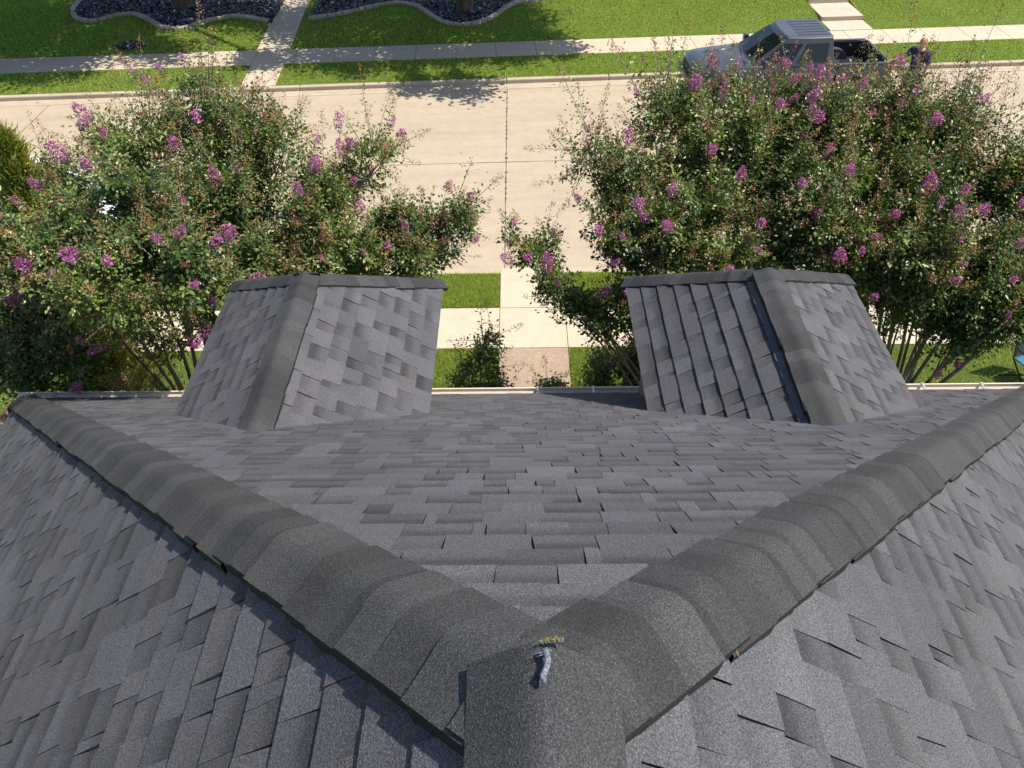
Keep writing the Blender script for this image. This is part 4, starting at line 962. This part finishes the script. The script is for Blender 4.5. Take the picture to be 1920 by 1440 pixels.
# ------------------------------------------------------------------ PERSON beside the tailgate
def person(loc, rz):
    root = tag(empty('person', loc, rz), 'person in a navy blue t-shirt and dark trousers standing by the truck tailgate', 'person')
    skin = plain('skin', (.42, .22, .15), .5, vary=.1); navy = plain('navy_cotton', (.012, .018, .07), .8, vary=.25, scale=14); dark = plain('dark_trouser_cloth', (.02, .021, .028), .85, vary=.3, scale=14); shoe = plain('shoe_leather', (.03, .025, .02), .6); hair = plain('short_grey_hair', (.16, .12, .10), .8, vary=.3, scale=60)
    def skinned(name, nodes, edges, mat, parent, sub=1, root_i=0):
        me = bpy.data.meshes.new(name); me.from_pydata([n[0] for n in nodes], edges, []); o = link(name, me, mat)
        s = o.modifiers.new('skin', 'SKIN'); 
        if not me.skin_vertices: 
            pass
        for v, n in zip(me.skin_vertices[0].data, nodes): v.radius = n[1] if isinstance(n[1], tuple) else (n[1], n[1])
        me.skin_vertices[0].data[root_i].use_root = True; s.use_smooth_shade = True
        ss = o.modifiers.new('sub', 'SUBSURF'); ss.levels = sub; ss.render_levels = sub
        dg = bpy.context.evaluated_depsgraph_get(); dg.update(); ev = o.evaluated_get(dg); me2 = bpy.data.meshes.new_from_object(ev)
        bpy.data.objects.remove(o); me2.name = name; o = bpy.data.objects.new(name, me2); COL.objects.link(o); o.parent = parent
        if not me2.materials: me2.materials.append(mat)
        return o
    # local: x to the person's left, -y is the way he faces
    N = [((0, 0, .95), (.165, .12)), ((0, 0, 1.12), (.15, .11)), ((0, -.02, 1.30), (.175, .12)), ((0, -.02, 1.44), (.13, .09)), ((0, -.02, 1.52), .058), ((0, -.04, 1.60), .07),
         ((.19, -.02, 1.43), .065), ((.27, .0, 1.16), .047), ((.27, -.09, .92), .036), ((.265, -.12, .84), (.028, .042)),
         ((-.19, -.02, 1.43), .065), ((-.34, -.12, 1.22), .047), ((-.44, -.34, 1.17), .036), ((-.47, -.42, 1.165), (.042, .024)),
         ((.10, 0, .86), .095), ((.11, -.02, .50), .062), ((.12, .02, .10), .042), ((.13, -.14, .045), (.042, .03)),
         ((-.10, 0, .86), .095), ((-.12, -.02, .50), .062), ((-.13, .02, .10), .042), ((-.14, -.14, .045), (.042, .03))]
    Ed = [(0, 1), (1, 2), (2, 3), (3, 4), (4, 5), (3, 6), (6, 7), (7, 8), (8, 9), (3, 10), (10, 11), (11, 12), (12, 13), (0, 14), (14, 15), (15, 16), (16, 17), (0, 18), (18, 19), (19, 20), (20, 21)]
    nodes = list(N); ed = list(Ed)
    for hand, d, sidev in ((9, Vector((0, -.25, -1)).normalized(), Vector((0, 1, -.25)).normalized()), (13, Vector((-.35, -.9, -.25)).normalized(), Vector((.9, -.35, 0)).normalized())):
        h = Vector(N[hand][0])
        for k, ln in enumerate((.065, .078, .072, .055)):
            o_ = sidev*(-.027+.018*k); a = h+o_+d*.035; b = a+d*ln*.55; c = b+(d+Vector((0, .1, -.5)) if hand == 13 else d+Vector((.0, .35, 0))).normalized()*ln*.5
            i = len(nodes); nodes += [(tuple(a), .010), (tuple(b), .009), (tuple(c), .0075)]; ed += [(hand, i), (i, i+1), (i+1, i+2)]
        a = h-sidev*.035+d*.0; b = a+(d*.7-sidev*.6).normalized()*.05; i = len(nodes); nodes += [(tuple(a), .011), (tuple(b), .009)]; ed += [(hand, i), (i, i+1)]
    body = skinned('body', nodes, ed, skin, root, 1)
    # head shaped on a sphere and joined to the body mesh
    bm = bmesh.new(); bm.from_mesh(body.data)
    hb = bmesh.new(); bmesh.ops.create_uvsphere(hb, u_segments=28, v_segments=20, radius=1)
    for v in hb.verts:
        x, y, z = v.co; w = .078*(1-.16*max(0, -z)); yy = y*.098; zz = z*.118
        if z < -.2 and y < 0: yy -= .010*(-z); w *= .93
        if abs(x) < .22 and y < -.8 and -.38 < z < .12: yy -= .022*(1-abs(x)/.22)*(1-abs(z+.2)/.32 if abs(z+.2) < .32 else 0)   # nose
        if .02 < z < .26 and y < -.7 and .22 < abs(x) < .55: yy += .008                                                       # eye sockets
        if -.58 < z < -.48 and y < -.7 and abs(x) < .3: yy += .004                                                            # mouth
        v.co = Vector((x*w, yy-.05, zz+1.665))
    tmp = bpy.data.meshes.new('head'); hb.to_mesh(tmp)
    for f in hb.faces: f.smooth = True
    hb.to_mesh(tmp); bm.from_mesh(tmp)
    for s in (-1, 1):
        eb = bmesh.new(); bmesh.ops.create_uvsphere(eb, u_segments=10, v_segments=8, radius=1, matrix=Matrix.Translation((s*.080, -.04, 1.655)) @ Matrix.Diagonal((.012, .022, .032, 1))); t2 = bpy.data.meshes.new('ear'); eb.to_mesh(t2); bm.from_mesh(t2); eb.free()
        eb = bmesh.new(); bmesh.ops.create_uvsphere(eb, u_segments=10, v_segments=8, radius=.012, matrix=Matrix.Translation((s*.030, -.137, 1.682))); t2 = bpy.data.meshes.new('eye'); eb.to_mesh(t2); bm.from_mesh(t2); eb.free()
    bm.to_mesh(body.data); bm.free(); hb.free()
    # close cropped hair, a thin shell round the back and sides
    hb = bmesh.new(); bmesh.ops.create_uvsphere(hb, u_segments=24, v_segments=16, radius=1)
    bmesh.ops.delete(hb, geom=[v for v in hb.verts if v.co.z < -.25 or (v.co.y < -.15 and v.co.z < .75) or v.co.z > .80], context='VERTS')
    for v in hb.verts: v.co = Vector((v.co.x*.080, v.co.y*.100-.048, v.co.z*.120+1.667))
    me = bpy.data.meshes.new('hair'); hb.to_mesh(me); hb.free(); link('hair', me, hair, root)
    S = [((0, 0, .85), (.190, .15)), ((0, 0, 1.08), (.17, .13)), ((0, -.02, 1.30), (.19, .137)), ((0, -.02, 1.45), (.145, .10)), ((0, -.02, 1.50), (.07, .068)),
         ((.20, -.02, 1.435), .085), ((.25, -.01, 1.25), .072), ((.262, -.005, 1.19), .066), ((-.20, -.02, 1.435), .085), ((-.29, -.08, 1.29), .070), ((-.32, -.105, 1.25), .064)]
    skinned('shirt', S, [(0, 1), (1, 2), (2, 3), (3, 4), (3, 5), (5, 6), (6, 7), (3, 8), (8, 9), (9, 10)], navy, root, 2)
    T = [((0, 0, .97), (.178, .135)), ((0, 0, .90), (.178, .135)), ((.10, 0, .80), .108), ((.112, -.02, .50), .078), ((.122, .01, .09), .066), ((-.10, 0, .80), .108), ((-.122, -.02, .50), .078), ((-.132, .01, .09), .066)]
    skinned('trousers', T, [(0, 1), (1, 2), (2, 3), (3, 4), (1, 5), (5, 6), (6, 7)], dark, root, 2)
    for s in (-1, 1):
        m = MB(); m.box(s*.135-.048, s*.135+.048, -.21, .075, 0, .085); m.build('shoe', shoe, root, bevel=.03)
    return root
person((10.46, 20.34, -.13), math.radians(-55)).scale = (1.06,)*3

# lawn chair half in view at the right edge, a dry leaf on the roof
def lawn_chair(loc, rz):
    t = tag(empty('lawn_chair', loc, rz), 'dark framed lawn chair with a blue seat at the right edge under the crape myrtle', 'chair')
    for s in (-1, 1):
        m = MB(); m.tube([(s*.26, -.26, 0), (s*.26, .22, .42), (s*.26, .34, .85)], .014, 8); m.build('leg', M['black'], t, smooth=True)
        m = MB(); m.tube([(s*.28, .28, 0), (s*.28, -.22, .42), (s*.28, -.22, .60), (s*.28, .22, .62)], .014, 8); m.build('leg', M['black'], t, smooth=True)
    m = MB(); m.box(-.25, .25, -.24, .20, .405, .43); m.build('seat', plain('blue_sling_fabric', (.03, .13, .28), .8), t, bevel=.008)
    m = MB(); Mx = Matrix.Translation((0, .22, .45)) @ Matrix.Rotation(math.radians(-16), 4, 'X'); m.box(-.25, .25, -.012, .012, 0, .42, Mx); m.build('backrest', plain('dark_sling_fabric', (.02, .03, .06), .8), t, bevel=.008)
lawn_chair((8.5, 9.42, -.01), math.radians(20))
def dry_leaf(loc, n, a, col, label):
    q = Vector(n).to_track_quat('Z', 'Y'); m = MB()
    pts = [(-.5, 0, .02), (-.2, .22, .10), (.15, .25, .14), (.5, .02, .22), (.15, -.22, .05), (-.2, -.2, .04)]
    Rm = Matrix.Translation(Vector(loc)) @ q.to_matrix().to_4x4() @ Matrix.Rotation(a, 4, 'Z')
    V = [Rm @ (Vector(p)*.015) for p in pts]+[Rm @ (Vector(p)*.015-Vector((0, 0, .0006))) for p in pts]; k = len(pts)
    m.add(V, [(0, 1, 2, 3, 4, 5), tuple(range(k, 2*k))[::-1]]+[(i, (i+1) % k, k+(i+1) % k, k+i) for i in range(k)]); m.tube([Rm @ Vector((-.011, 0, .0005)), Rm @ Vector((-.020, .002, .001))], .0005, 4)
    tag(m.build('dry_leaf', plain('dry_leaf', col, .7, vary=.3, scale=300)), label, 'leaf')
dry_leaf((.4404, .7637, 7.487), (.63, 0, .77), .6, (.22, .13, .08), 'small dry orange leaf caught at the lower edge of the right hip cap')
dry_leaf((-1.06, 1.90, 6.668), (0, .64, .77), 2.0, (.20, .07, .05), 'tiny reddish leaf on the front roof slope beside the left hip cap')
